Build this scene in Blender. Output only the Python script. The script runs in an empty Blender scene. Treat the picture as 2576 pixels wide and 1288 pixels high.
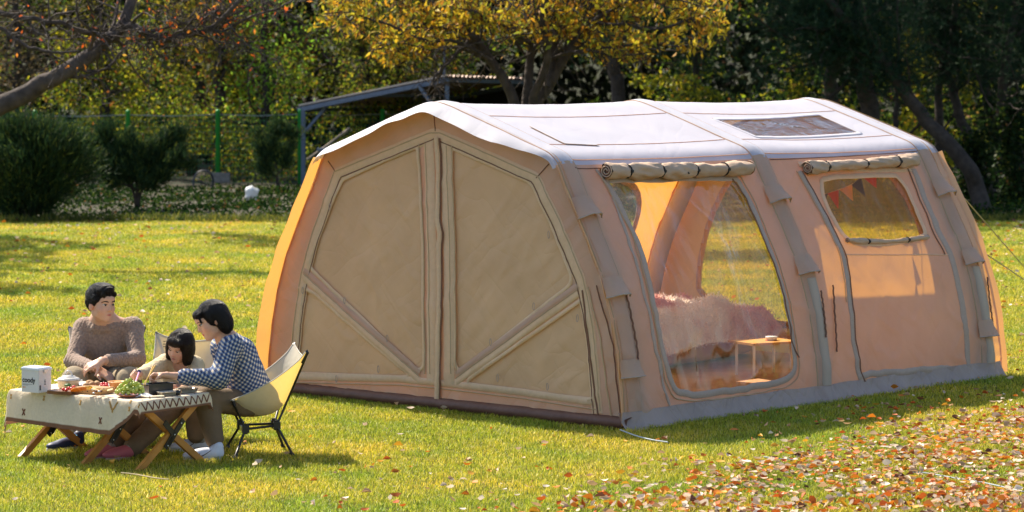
import bpy, math, random
import numpy as np
from mathutils import Vector, Matrix
R = math.radians
random.seed(7)
rng = np.random.default_rng(7)
SC = bpy.context.scene
COL = SC.collection

# ---------------------------------------------------------------- camera, sky, sun, exposure
FPX, CU, CV, CAMH = 7032.0, 1288.0, 200.0, 2.4        # focal length in photo units, image centre column, horizon row, eye height
cam = bpy.data.cameras.new('camera')
camo = bpy.data.objects.new('camera', cam); COL.objects.link(camo)
camo.location = (0, 0, CAMH); camo.rotation_euler = (R(90), 0, 0)
cam.sensor_width = 36; cam.lens = FPX / 2576 * 36
cam.shift_y = -(644 - CV) / 2576
cam.clip_start = .5; cam.clip_end = 1500
cam.dof.use_dof = True; cam.dof.focus_distance = 18.6; cam.dof.aperture_fstop = 4.5
SC.camera = camo

SUN_EL = 48.0
SUN_DIR = Vector((-.64, .768, 0)).normalized() * math.cos(R(SUN_EL)) + Vector((0, 0, math.sin(R(SUN_EL))))
w = bpy.data.worlds.new('World'); SC.world = w; w.use_nodes = True
nt = w.node_tree; bg = nt.nodes['Background']
sky = nt.nodes.new('ShaderNodeTexSky'); sky.sky_type = 'NISHITA'; sky.sun_disc = False
sky.sun_elevation = R(SUN_EL); sky.sun_rotation = math.atan2(SUN_DIR.x, SUN_DIR.y)
sky.air_density = 1.0; sky.dust_density = 1.5; sky.ozone_density = 1.2
nt.links.new(sky.outputs[0], bg.inputs[0]); bg.inputs[1].default_value = .115
sl = bpy.data.lights.new('sun', 'SUN'); sl.energy = 5.0; sl.angle = R(.5); sl.color = (1, .90, .74)
so = bpy.data.objects.new('sun', sl); COL.objects.link(so)
so.rotation_euler = SUN_DIR.to_track_quat('Z', 'Y').to_euler(); so.location = (-20, 30, 30)
SC.view_settings.view_transform = 'Standard'; SC.view_settings.look = 'None'
SC.view_settings.gamma = 1; SC.view_settings.use_curve_mapping = False
SC.view_settings.exposure = 1.0
SC.cycles.max_bounces = 7; SC.cycles.transparent_max_bounces = 16
SC.cycles.diffuse_bounces = 4; SC.cycles.transmission_bounces = 6; SC.cycles.sample_clamp_indirect = 6
SC.cycles.use_denoising = True

# ---------------------------------------------------------------- helpers
def ray(u, v):
    return np.array([(u - CU) / FPX, 1.0, (CV - v) / FPX])
def at(u, v, Y):                      # a point seen at photo position (u, v), Y metres away
    return np.array([0, 0, CAMH]) + ray(u, v) * Y
def gnd(u, v, z=0.0):                 # the ground point seen there
    d = ray(u, v); return np.array([0, 0, CAMH]) + d * ((z - CAMH) / d[2])

def hashn(ix, iy, seed):
    h = (ix.astype(np.int64) * 374761393 + iy.astype(np.int64) * 668265263 + seed * 974634777) & 0xffffffff
    h = ((h ^ (h >> 13)) * 1274126177) & 0xffffffff
    return ((h ^ (h >> 16)) & 0xffff) / 65535.0
def vnoise(x, y, seed=0):
    x = np.asarray(x, float); y = np.asarray(y, float); x, y = np.broadcast_arrays(x, y)
    ix = np.floor(x); iy = np.floor(y); fx = x - ix; fy = y - iy
    fx = fx * fx * (3 - 2 * fx); fy = fy * fy * (3 - 2 * fy)
    a = hashn(ix, iy, seed); b = hashn(ix + 1, iy, seed); c = hashn(ix, iy + 1, seed); d = hashn(ix + 1, iy + 1, seed)
    return (a + (b - a) * fx) * (1 - fy) + (c + (d - c) * fx) * fy - .5
def fbm(x, y, seed=0, o=3):
    s = 0; a = 1.0
    for k in range(o):
        s = s + a * vnoise(x * 2 ** k, y * 2 ** k, seed + k); a *= .5
    return s

def link(o, parent=None):
    COL.objects.link(o)
    if parent is not None: o.parent = parent
    return o
def tag(o, label=None, cat=None, group=None, kind=None):
    if label: o['label'] = label
    if cat: o['category'] = cat
    if group: o['group'] = group
    if kind: o['kind'] = kind
    return o
def empty(name, loc=(0, 0, 0), rz=0, label=None, cat=None, group=None):
    o = bpy.data.objects.new(name, None); COL.objects.link(o)
    o.location = loc; o.rotation_euler = (0, 0, rz); o.empty_display_size = .1
    return tag(o, label, cat, group)
def mk(name, V, F, m, parent=None, smooth=False, col=None, mats=None, midx=None):
    """one mesh object from an (n,3) array and an (m,3|4) array or a list of faces"""
    me = bpy.data.meshes.new(name)
    V = np.asarray(V, np.float32)
    if isinstance(F, np.ndarray):
        k = F.shape[1]
        me.vertices.add(len(V)); me.vertices.foreach_set('co', V.ravel())
        me.loops.add(F.size); me.loops.foreach_set('vertex_index', F.astype(np.int32).ravel())
        me.polygons.add(len(F)); me.polygons.foreach_set('loop_start', np.arange(len(F), dtype=np.int32) * k)
        me.update(calc_edges=True)
    else:
        me.from_pydata([tuple(map(float, p)) for p in V], [], [tuple(f) for f in F]); me.update()
    for q in (mats or [m]): me.materials.append(q)
    if midx is not None: me.polygons.foreach_set('material_index', np.asarray(midx, np.int32))
    if smooth: me.polygons.foreach_set('use_smooth', np.ones(len(me.polygons), bool))
    if col is not None:
        ca = me.color_attributes.new('col', 'FLOAT_COLOR', 'POINT')
        c = np.ones((len(V), 4), np.float32); c[:, :3] = col; ca.data.foreach_set('color', c.ravel())
    return link(bpy.data.objects.new(name, me), parent)
def gridF(nu, nv, wrap_u=False, wrap_v=False):
    i = np.arange(nu if wrap_u else nu - 1); j = np.arange(nv if wrap_v else nv - 1)
    I, J = np.meshgrid(i, j, indexing='ij'); I2 = (I + 1) % nu; J2 = (J + 1) % nv
    return np.stack([I * nv + J, I2 * nv + J, I2 * nv + J2, I * nv + J2], -1).reshape(-1, 4)
class MB:
    """collects shapes into one mesh"""
    def __init__(s): s.V = []; s.F = []; s.n = 0
    def add(s, V, F):
        V = np.asarray(V, float).reshape(-1, 3); s.V.append(V)
        s.F += [tuple(int(i) + s.n for i in f) for f in F]; s.n += len(V); return s
    def box(s, c, size, M=None, taper=1.0):
        h = np.array(size) / 2; V = []
        for z in (-1, 1):
            k = taper if z > 0 else 1
            for x, y in ((-1, -1), (1, -1), (1, 1), (-1, 1)): V.append([x * h[0] * k, y * h[1] * k, z * h[2]])
        V = np.array(V)
        if M is not None: V = V @ np.array(M).T
        return s.add(V + np.array(c), [(3, 2, 1, 0), (4, 5, 6, 7), (0, 1, 5, 4), (1, 2, 6, 5), (2, 3, 7, 6), (3, 0, 4, 7)])
    def tube(s, pts, r, n=8, caps=True):
        pts = np.asarray(pts, float); m = len(pts); r = np.broadcast_to(np.asarray(r, float), (m,))
        T = np.gradient(pts, axis=0); T /= np.linalg.norm(T, axis=1, keepdims=True) + 1e-9
        up = np.array([0, 0, 1.0]) if abs(T[0][2]) < .9 else np.array([1.0, 0, 0])
        A = np.cross(T[0], up); A /= np.linalg.norm(A); V = []
        a = np.arange(n) * 2 * math.pi / n
        for i in range(m):
            A = A - T[i] * A.dot(T[i]); A /= np.linalg.norm(A) + 1e-9; B = np.cross(T[i], A)
            V.append(pts[i] + r[i] * (np.cos(a)[:, None] * A + np.sin(a)[:, None] * B))
        F = [tuple(f) for f in gridF(m, n, wrap_v=True)[:, ::-1]]
        if caps: F += [tuple(range(n)), tuple((m - 1) * n + k for k in range(n - 1, -1, -1))]
        return s.add(np.concatenate(V), F)
    def lathe(s, c, prof, n=20, M=None, wob=0):
        a = np.arange(n) * 2 * math.pi / n; V = []
        for r, z in prof:
            V.append(np.stack([r * np.cos(a), r * np.sin(a), np.full(n, z)], 1))
        V = np.concatenate(V)
        if M is not None: V = V @ np.array(M).T
        return s.add(V + np.array(c), [tuple(f) for f in gridF(len(prof), n, wrap_v=True)])
    def ell(s, c, r, nu=8, nv=10, M=None):
        t = np.linspace(0, math.pi, nu + 1); pr = [(max(1e-4, math.sin(x)), -math.cos(x)) for x in t]
        a = np.arange(nv) * 2 * math.pi / nv
        V = np.concatenate([np.stack([p * np.cos(a), p * np.sin(a), np.full(nv, z)], 1) for p, z in pr]) * np.array(r)
        if M is not None: V = V @ np.array(M).T
        return s.add(V + np.array(c), [tuple(f) for f in gridF(nu + 1, nv, wrap_v=True)])
    def prism(s, poly, z0, z1, f=None):
        """closed polygon (x,y) extruded from z0 to z1; f maps points"""
        n = len(poly); V = np.array([(x, y, z0) for x, y in poly] + [(x, y, z1) for x, y in poly], float)
        if f is not None: V = np.array([f(p) for p in V])
        return s.add(V, [tuple(range(n - 1, -1, -1)), tuple(range(n, 2 * n))] + [(i, (i + 1) % n, n + (i + 1) % n, n + i) for i in range(n)])
    def obj(s, name, m, parent=None, smooth=False):
        V = np.concatenate(s.V)
        o = mk(name, V, s.F, m, parent, smooth)
        return o
def resample(P, n=None, step=None, closed=False):
    P = np.asarray(P, float)
    if closed: P = np.vstack([P, P[:1]])
    d = np.r_[0, np.cumsum(np.linalg.norm(np.diff(P, axis=0), axis=1))]
    if n is None: n = max(2, int(d[-1] / step) + 1)
    t = np.linspace(0, d[-1], n + (1 if closed else 0))
    Q = np.stack([np.interp(t, d, P[:, k]) for k in range(P.shape[1])], 1)
    return Q[:-1] if closed else Q
def spline(P, n=40, closed=False):
    """Catmull-Rom through P"""
    P = np.asarray(P, float); m = len(P); out = []
    seg = m if closed else m - 1; per = max(2, n // seg)
    for i in range(seg):
        if closed: p0, p1, p2, p3 = P[(i - 1) % m], P[i], P[(i + 1) % m], P[(i + 2) % m]
        else: p0, p1, p2, p3 = P[max(i - 1, 0)], P[i], P[i + 1], P[min(i + 2, m - 1)]
        for t in np.arange(per) / per:
            out.append(.5 * ((2 * p1) + (p2 - p0) * t + (2 * p0 - 5 * p1 + 4 * p2 - p3) * t * t + (3 * p1 - p0 - 3 * p2 + p3) * t ** 3))
    if not closed: out.append(P[-1])
    return np.array(out)
def smooth_poly(P, it=3, closed=True):
    P = np.asarray(P, float)
    for _ in range(it):
        Q = np.roll(P, -1, 0)
        N = np.empty((2 * len(P), P.shape[1])); N[0::2] = .75 * P + .25 * Q; N[1::2] = .25 * P + .75 * Q
        P = N
    return P
def inpoly(x, y, P):
    x = np.asarray(x); y = np.asarray(y); c = np.zeros(x.shape, bool); n = len(P)
    for i in range(n):
        x1, y1 = P[i]; x2, y2 = P[i - 1]
        if y1 == y2: continue
        c ^= ((y1 > y) != (y2 > y)) & (x < (x2 - x1) * (y - y1) / (y2 - y1) + x1)
    return c

# ---------------------------------------------------------------- materials
MATS = {}
def mat(name, color, rough=.8, transl=0.0, tcol=None, noise=None, bump=None, attr=False, metal=0, spec=.3, alpha=1.0, sheen=0, wave=None, coat=0, crease=None):
    """noise=(scale, amount) mottles the colour, bump=(scale, strength), wave=(scale, strength) weave lines"""
    m = bpy.data.materials.new(name); m.use_nodes = True; nt = m.node_tree; N = nt.nodes; L = nt.links
    b = N['Principled BSDF']; out = N['Material Output']
    c = tuple(color) + (1,)
    b.inputs['Base Color'].default_value = c; b.inputs['Roughness'].default_value = rough
    b.inputs['Metallic'].default_value = metal; b.inputs['Specular IOR Level'].default_value = spec
    if sheen: b.inputs['Sheen Weight'].default_value = sheen
    if coat: b.inputs['Coat Weight'].default_value = coat
    csock = None; tc = N.new('ShaderNodeTexCoord')
    if attr:
        a = N.new('ShaderNodeAttribute'); a.attribute_name = 'col'; csock = a.outputs['Color']
    if noise:
        n = N.new('ShaderNodeTexNoise'); n.inputs['Scale'].default_value = noise[0]; n.inputs['Detail'].default_value = 5
        L.new(tc.outputs['Object'], n.inputs['Vector'])
        mr = N.new('ShaderNodeMapRange'); mr.inputs['From Min'].default_value = .3; mr.inputs['From Max'].default_value = .7
        mr.inputs['To Min'].default_value = 1 - noise[1]; mr.inputs['To Max'].default_value = 1 + noise[1]
        L.new(n.outputs['Fac'], mr.inputs['Value'])
        vm = N.new('ShaderNodeVectorMath'); vm.operation = 'SCALE'
        if csock: L.new(csock, vm.inputs[0])
        else: vm.inputs[0].default_value = color
        L.new(mr.outputs[0], vm.inputs['Scale']); csock = vm.outputs[0]
    if csock: L.new(csock, b.inputs['Base Color'])
    nsock = None
    if bump:
        n = N.new('ShaderNodeTexNoise'); n.inputs['Scale'].default_value = bump[0]; n.inputs['Detail'].default_value = 4
        L.new(tc.outputs['Object'], n.inputs['Vector'])
        bp = N.new('ShaderNodeBump'); bp.inputs['Strength'].default_value = bump[1]; bp.inputs['Distance'].default_value = .02
        L.new(n.outputs['Fac'], bp.inputs['Height']); nsock = bp.outputs[0]
    if wave:
        n = N.new('ShaderNodeTexWave'); n.inputs['Scale'].default_value = wave[0]; n.inputs['Distortion'].default_value = wave[2] if len(wave) > 2 else 2
        L.new(tc.outputs['Object'], n.inputs['Vector'])
        bp = N.new('ShaderNodeBump'); bp.inputs['Strength'].default_value = wave[1]; bp.inputs['Distance'].default_value = .01
        L.new(n.outputs['Fac'], bp.inputs['Height'])
        if nsock: L.new(nsock, bp.inputs['Normal'])
        nsock = bp.outputs[0]
    if crease:
        for q, (rot, sc) in enumerate((((.7, .7, .0), (.7, .7, 2.8)), ((-.75, -.6, .2), (.8, .8, 2.6)))):
            m0 = N.new('ShaderNodeMapping'); m0.inputs['Rotation'].default_value = rot; L.new(tc.outputs['Object'], m0.inputs[0])
            mp = N.new('ShaderNodeMapping'); mp.inputs['Scale'].default_value = sc; L.new(m0.outputs[0], mp.inputs[0])
            n = N.new('ShaderNodeTexNoise'); n.inputs['Scale'].default_value = crease[0]; n.inputs['Detail'].default_value = 2.5; n.inputs['Distortion'].default_value = .6; L.new(mp.outputs[0], n.inputs['Vector'])
            s1 = N.new('ShaderNodeMath'); s1.operation = 'SUBTRACT'; s1.inputs[1].default_value = .5; L.new(n.outputs['Fac'], s1.inputs[0])
            s2 = N.new('ShaderNodeMath'); s2.operation = 'ABSOLUTE'; L.new(s1.outputs[0], s2.inputs[0])
            s3 = N.new('ShaderNodeMath'); s3.operation = 'POWER'; s3.inputs[1].default_value = .6; L.new(s2.outputs[0], s3.inputs[0])
            bp = N.new('ShaderNodeBump'); bp.inputs['Strength'].default_value = crease[1]; bp.inputs['Distance'].default_value = .03; L.new(s3.outputs[0], bp.inputs['Height'])
            if nsock: L.new(nsock, bp.inputs['Normal'])
            nsock = bp.outputs[0]
    if nsock: L.new(nsock, b.inputs['Normal'])
    last = b.outputs[0]
    if transl:
        t = N.new('ShaderNodeBsdfTranslucent'); mx = N.new('ShaderNodeMixShader'); mx.inputs[0].default_value = transl
        if tcol: t.inputs[0].default_value = tuple(tcol) + (1,)
        elif csock: L.new(csock, t.inputs[0])
        else: t.inputs[0].default_value = c
        L.new(last, mx.inputs[1]); L.new(t.outputs[0], mx.inputs[2]); last = mx.outputs[0]
    if alpha < 1:
        t = N.new('ShaderNodeBsdfTransparent'); mx = N.new('ShaderNodeMixShader'); mx.inputs[0].default_value = alpha
        L.new(t.outputs[0], mx.inputs[1]); L.new(last, mx.inputs[2]); last = mx.outputs[0]
    L.new(last, out.inputs[0]); MATS[name] = m
    return m
def film_mat(name, tint, fac, bscale=5.0, bstr=.35, body=.06, bodycol=(.8, .7, .5)):
    """clear soft plastic sheet: lets light straight through, mirrors a little of it in its creases"""
    m = bpy.data.materials.new(name); m.use_nodes = True; nt = m.node_tree; N = nt.nodes; L = nt.links
    N.remove(N['Principled BSDF']); out = N['Material Output']
    tr = N.new('ShaderNodeBsdfTransparent'); tr.inputs[0].default_value = tuple(tint) + (1,)
    gl = N.new('ShaderNodeBsdfGlossy'); gl.inputs['Roughness'].default_value = .06
    df = N.new('ShaderNodeBsdfTranslucent'); df.inputs[0].default_value = tuple(bodycol) + (1,)
    d2 = N.new('ShaderNodeBsdfDiffuse'); d2.inputs[0].default_value = tuple(bodycol) + (1,)
    tc = N.new('ShaderNodeTexCoord')
    mp = N.new('ShaderNodeMapping'); mp.inputs['Scale'].default_value = (1, 1, .35); mp.inputs['Rotation'].default_value = (.5, .6, .2)
    L.new(tc.outputs['Object'], mp.inputs[0])
    n = N.new('ShaderNodeTexNoise'); n.inputs['Scale'].default_value = bscale; n.inputs['Detail'].default_value = 3; n.inputs['Distortion'].default_value = 1.2
    L.new(mp.outputs[0], n.inputs['Vector'])
    v = N.new('ShaderNodeTexVoronoi'); v.feature = 'DISTANCE_TO_EDGE'; v.inputs['Scale'].default_value = bscale * .8
    L.new(mp.outputs[0], v.inputs['Vector'])
    ad = N.new('ShaderNodeMath'); ad.operation = 'ADD'; L.new(n.outputs['Fac'], ad.inputs[0]); L.new(v.outputs['Distance'], ad.inputs[1])
    bp = N.new('ShaderNodeBump'); bp.inputs['Strength'].default_value = bstr; bp.inputs['Distance'].default_value = .06
    L.new(ad.outputs[0], bp.inputs['Height']); L.new(bp.outputs[0], gl.inputs['Normal'])
    lw = N.new('ShaderNodeLayerWeight'); lw.inputs['Blend'].default_value = .5; L.new(bp.outputs[0], lw.inputs['Normal'])
    pw = N.new('ShaderNodeMath'); pw.operation = 'POWER'; pw.inputs[1].default_value = 4.0; L.new(lw.outputs['Facing'], pw.inputs[0])
    fr = N.new('ShaderNodeMath'); fr.operation = 'MULTIPLY_ADD'; fr.inputs[1].default_value = .9; fr.inputs[2].default_value = .05; L.new(pw.outputs[0], fr.inputs[0])
    mu = N.new('ShaderNodeMath'); mu.operation = 'MULTIPLY'; mu.use_clamp = True; mu.inputs[1].default_value = fac; L.new(fr.outputs[0], mu.inputs[0])
    m0 = N.new('ShaderNodeMixShader'); m0.inputs[0].default_value = .5; L.new(df.outputs[0], m0.inputs[1]); L.new(d2.outputs[0], m0.inputs[2])
    m1 = N.new('ShaderNodeMixShader'); m1.inputs[0].default_value = body; L.new(tr.outputs[0], m1.inputs[1]); L.new(m0.outputs[0], m1.inputs[2])
    m2 = N.new('ShaderNodeMixShader'); L.new(mu.outputs[0], m2.inputs[0]); L.new(m1.outputs[0], m2.inputs[1]); L.new(gl.outputs[0], m2.inputs[2])
    L.new(m2.outputs[0], out.inputs[0]); return m

canvas = mat('canvas', (.60, .46, .345), .85, .34, (.92, .42, .065), noise=(3, .07), bump=(9, .2), crease=(1.6, .40))
canvas_light = mat('canvas_tape', (.72, .54, .35), .8, .18, (.95, .45, .12), noise=(30, .05), bump=(40, .06))
roof_cloth = mat('roof_cloth', (.49, .48, .525), .6, .10, (.95, .55, .22), noise=(2, .04), bump=(5, .1), spec=.35, crease=(1.2, .14))
screen_cloth = mat('screen_cloth', (.62, .42, .25), .9, .10, (.8, .5, .2), noise=(2.5, .08), bump=(7, .2), crease=(1.8, .42))
piping = mat('piping', (.20, .10, .06), .8)
zip_grey = mat('zip_tape', (.44, .335, .265), .8, noise=(60, .06), bump=(50, .15))
skirt_cloth = mat('skirt_cloth', (.36, .27, .225), .6, noise=(4, .1), bump=(12, .4), spec=.4, crease=(2.2, .8))
pvc_brown = mat('pvc_brown', (.12, .055, .035), .5, noise=(5, .15), bump=(10, .5))
tube_cloth = mat('air_tube_cloth', (.47, .39, .31), .6, .1, (.9, .5, .2), bump=(14, .2))
roll_cloth = mat('rolled_cloth', (.50, .355, .245), .8, noise=(8, .08), bump=(16, .4))
floor_mat = mat('floor_mat', (.50, .27, .15), .8, noise=(3, .12), bump=(6, .4))
canvas_seam = mat('canvas_seam', (.48, .34, .2), .9)
film_clear = film_mat('film_clear', (1.0, .97, .92), 1.15, 2.3, .6, .035, (.9, .75, .5))
film_roof = film_mat('film_roof', (.98, .96, .90), .8, 3.5, .6, .015, (.8, .8, .8))
film_far = film_mat('film_far', (1.0, .80, .36), .25, 2.0, .25, .28, (.95, .62, .15))
film_gold = film_mat('film_gold', (1.0, .88, .62), .40, 2.6, .4, .03, (.9, .65, .3))
black_cord = mat('black_cord', (.02, .02, .02), .6)
black_metal = mat('black_metal', (.012, .012, .015), .35, spec=.5)
rope_white = mat('rope_white', (.38, .44, .48), .7)
rope_tan = mat('rope_tan', (.45, .36, .2), .8)
# ================================================================ THE TENT
TA = math.atan2(.742, .67)
T0 = np.array([-.543, 20.323, 0.0])
tent = empty('tent', T0, TA, 'large beige tunnel tent with pale roof, screened front and film windows', 'tent')
TX = np.array([math.cos(TA), math.sin(TA), 0]); TY = np.array([-math.sin(TA), math.cos(TA), 0])
def toT(p):
    d = np.asarray(p) - T0; return np.array([d @ TX, d @ TY, d[2]])
def rayT(u, v):
    d = ray(u, v); return toT((0, 0, CAMH)), np.array([d @ TX, d @ TY, d[2]])
LEN = 4.62; BEAMS = (.07, 2.31, 4.55)
# cross-section: half width against height, near side, from the ground up to the ridge
_pr = np.array([(1.78, 0), (1.765, .25), (1.73, .5), (1.66, .8), (1.57, 1.05), (1.44, 1.3), (1.33, 1.5), (1.235, 1.68), (1.165, 1.83),
                (1.10, 1.885), (.9, 1.95), (.6, 2.055), (.3, 2.155), (.1, 2.22), (0, 2.24)])
PR = resample(_pr, 600)
for _ in range(2):
    k = 21; pad = np.vstack([PR[:1] * 2 - PR[1:k // 2 + 1][::-1], PR, (PR[-k // 2:-1] * np.array([-1, 1]))[::-1]])
    PR = np.stack([np.convolve(pad[:, j], np.ones(k) / k, 'valid')[:600] for j in (0, 1)], 1)
PR = resample(PR, 600); PL = np.sum(np.linalg.norm(np.diff(PR, axis=0), axis=1))
PA = np.linspace(0, PL, 600)                       # arc length from the ground
PN = np.stack([np.gradient(PR[:, 1]), -np.gradient(PR[:, 0])], 1); PN /= np.linalg.norm(PN, axis=1, keepdims=True)
def half_at(z): return np.interp(z, PR[:, 1], PR[:, 0])
def arc_at(z): return np.interp(z, PR[:, 1], PA)
A_EAVE = float(arc_at(1.80))
def skin(s, a, side=-1, extra=0.0, wr=1.0):
    """point of the tent's skin: s along the tent, a = arc length up from the ground, side -1 near / +1 far"""
    s = np.asarray(s, float); a = np.asarray(a, float); s, a = np.broadcast_arrays(s, a)
    h = np.interp(a, PA, PR[:, 0]); z = np.interp(a, PA, PR[:, 1]); nh = np.interp(a, PA, PN[:, 0]); nz = np.interp(a, PA, PN[:, 1])
    o = np.zeros(s.shape)
    for b in BEAMS:
        o = o + (.034 - .024 * np.clip((a - A_EAVE + .1) / .3, 0, 1)) * np.exp(-((s - b) / .085) ** 4)
    # cloth sags a little between the arches, more on the roof
    t = np.clip((s - BEAMS[0]) / (BEAMS[1] - BEAMS[0]), 0, 1) if False else ((s - BEAMS[0]) % (BEAMS[1] - BEAMS[0])) / (BEAMS[1] - BEAMS[0])
    sag = np.sin(math.pi * np.clip(t, 0, 1)) * (a > 0)
    roofy = np.clip((a - A_EAVE + .2) / .3, 0, 1)
    o = o - sag * (.012 + .010 * roofy)
    edge = np.minimum(np.abs(s - BEAMS[0]), np.minimum(np.abs(s - BEAMS[1]), np.abs(s - BEAMS[2])))
    # creases running down and sideways from the beams, and gathers near the ground
    e2 = np.clip(1 - edge / .6, 0, 1); low = np.clip(1 - a / .7, 0, 1)
    rg = lambda x: 1 - np.abs(2 * (x - np.floor(x)) - 1)
    cr = (1 - np.abs(fbm(s * 2.4 + a * 3.2, a * 2.0 - s * 3.4, 5, 2)) * 2.2) ** 3
    o = o + wr * (1 - roofy * .85) * (.009 * fbm(s * 2.2 + a * 1.2, a * 1.8 - s, 11) + .013 * np.clip(cr, 0, 1) * (.45 + e2 * .5 + low * .9) + .004 * vnoise(s * 7 + a * 12, a * 5 - s * 9, 17) * (.3 + e2)
                 + .007 * low * vnoise(s * 16 + a * 6, a * 5, 3)) + wr * roofy * .004 * fbm(s * 3, a * 3, 9)
    p = np.stack([s, side * (h + nh * (o + extra)), z + nz * (o + extra)], -1)
    return p
def side_px(u, v):
    """photo position -> (s, a) on the near side wall"""
    O, D = rayT(u, v); lo, hi = 15.0, 30.0
    f = lambda t: -(O + D * t)[1] - half_at(max(0, (O + D * t)[2]))
    # first crossing
    ts = np.linspace(lo, hi, 600); prev = ts[0]
    for t in ts:
        if f(t) < 0: break
        prev = t
    lo, hi = prev, t
    for _ in range(30):
        m = (lo + hi) / 2
        if f(m) > 0: lo = m
        else: hi = m
    p = O + D * lo
    return np.array([p[0], arc_at(max(0, p[2]))])
def SP(pts): return np.array([side_px(*p) for p in pts])
def roof_px(u, v):
    O, D = rayT(u, v); best = None
    ts = np.linspace(15, 32, 1700)
    P = O + D * ts[:, None]; h = np.abs(P[:, 1]); zr = np.interp(h, PR[::-1, 0], PR[::-1, 1])
    i = int(np.argmax(P[:, 2] < zr)); p = P[i]
    return np.array([p[0], float(np.interp(-abs(p[1]), -PR[:, 0], PA))])
def RP(pts): return np.array([roof_px(*p) for p in pts])
def front_px(u, v, s0=0.0):
    O, D = rayT(u, v); t = (s0 - O[0]) / D[0]; p = O + D * t; return np.array([p[1], p[2]])
def FP(pts, s0=0.0): return np.array([front_px(u, v, s0) for u, v in pts])

def panel(name, fn, u0, u1, v0, v1, step, m, keep=None, parent=tent):
    nu = max(2, int(round((u1 - u0) / step)) + 1); nv = max(2, int(round((v1 - v0) / step)) + 1)
    U, V = np.meshgrid(np.linspace(u0, u1, nu), np.linspace(v0, v1, nv), indexing='ij')
    P = fn(U, V).reshape(-1, 3); F = gridF(nu, nv)
    if keep is not None:
        c = P[F].mean(1) * 0; cu = U.ravel()[F].mean(1); cv = V.ravel()[F].mean(1)
        F = F[keep(cu, cv)]
        used = np.zeros(len(P), bool); used[F.ravel()] = True
        remap = np.cumsum(used) - 1; P = P[used]; F = remap[F]
    return mk(name, P, F, m, parent, True)
def strip(name, pts2, fn, width, m, lift=.006, thick=.006, parent=tent, wob=0.0, step=.03, closed=False, seed=0, mb=None):
    """a band of tape lying on a surface fn(u, v, lift)"""
    q = resample(pts2, step=step, closed=closed)
    if closed: q = np.vstack([q, q[:1]])
    T = np.gradient(q, axis=0); T /= np.linalg.norm(T, axis=1, keepdims=True) + 1e-9
    N2 = np.stack([-T[:, 1], T[:, 0]], 1); n = len(q)
    k = np.arange(n); wv = wob * vnoise(k * .35, k * 0, seed)
    w = width / 2
    rows = []
    ww = max(w - .003, w * .8); lift = .0015 + lift * .45; thick = min(thick, .003) if thick < .01 else thick
    for off, l in ((-w, lift - thick - .001), (-ww, lift), (0, lift + .0003), (ww, lift), (w, lift - thick - .001)):
        qq = q + N2 * (off + wv)[:, None]; rows.append(fn(qq[:, 0], qq[:, 1], lift=l + wob * .25 * vnoise(k * .5, k * 0 + off * 50, seed + 3)))
    P = np.stack(rows, 1).reshape(-1, 3); F = gridF(n, 5)
    if mb is not None: mb.add(P, F); return mb
    return mk(name, P, F, m, parent, False)
sfn = lambda s, a, lift=0.0: skin(s, a, -1, lift)
sfar = lambda s, a, lift=0.0: skin(s, a, 1, lift)

# ---- window and door openings in the near wall, traced where they stand
W1 = smooth_poly(resample(SP([(1522, 452), (1700, 448), (1852, 446), (1885, 500), (1930, 612), (1968, 720), (1990, 830), (2003, 905), (2000, 945), (1965, 962),
                     (1860, 980), (1740, 994), (1700, 985), (1682, 950), (1668, 890), (1645, 760), (1600, 600), (1560, 520)]), 60, closed=True), 2)
W2 = smooth_poly(resample(SP([(2066, 452), (2100, 444), (2200, 440), (2258, 441), (2282, 470), (2310, 540), (2334, 590), (2310, 600), (2230, 612), (2150, 612), (2120, 590),
                     (2095, 545), (2072, 495)]), 44, closed=True), 2)
keep_near = lambda u, v: ~inpoly(u, v, W1) & ~inpoly(u, v, W2)
near = panel('side_wall', lambda s, a: skin(s, a), -.04, LEN + .14, .0, A_EAVE, .02, canvas, keep_near)
near['label'] = 'shaded long side wall with the film window and the door'
# far wall: openings opposite
def rrect(s0, s1, a0, a1, it=2): return smooth_poly([(s0, a0), (s1, a0), (s1, a1), (s0, a1)], it + 1)
FW1 = rrect(.55, 1.85, .35, 1.6); FW2 = rrect(2.75, 4.1, .5, 1.65)
panel('side_wall', lambda s, a: skin(s, a, 1), -.02, LEN + .12, .0, A_EAVE, .03, canvas, lambda u, v: ~inpoly(u, v, FW1) & ~inpoly(u, v, FW2))
for P_ in (FW1, FW2):
    strip('window_border', P_, sfar, .06, zip_grey, closed=True)
    u0, v0 = P_.min(0); u1, v1 = P_.max(0)
    panel('window_film', lambda s, a: skin(s, a, 1, -.004), u0, u1, v0, v1, .06, film_clear, lambda u, v: inpoly(u, v, P_))
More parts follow.
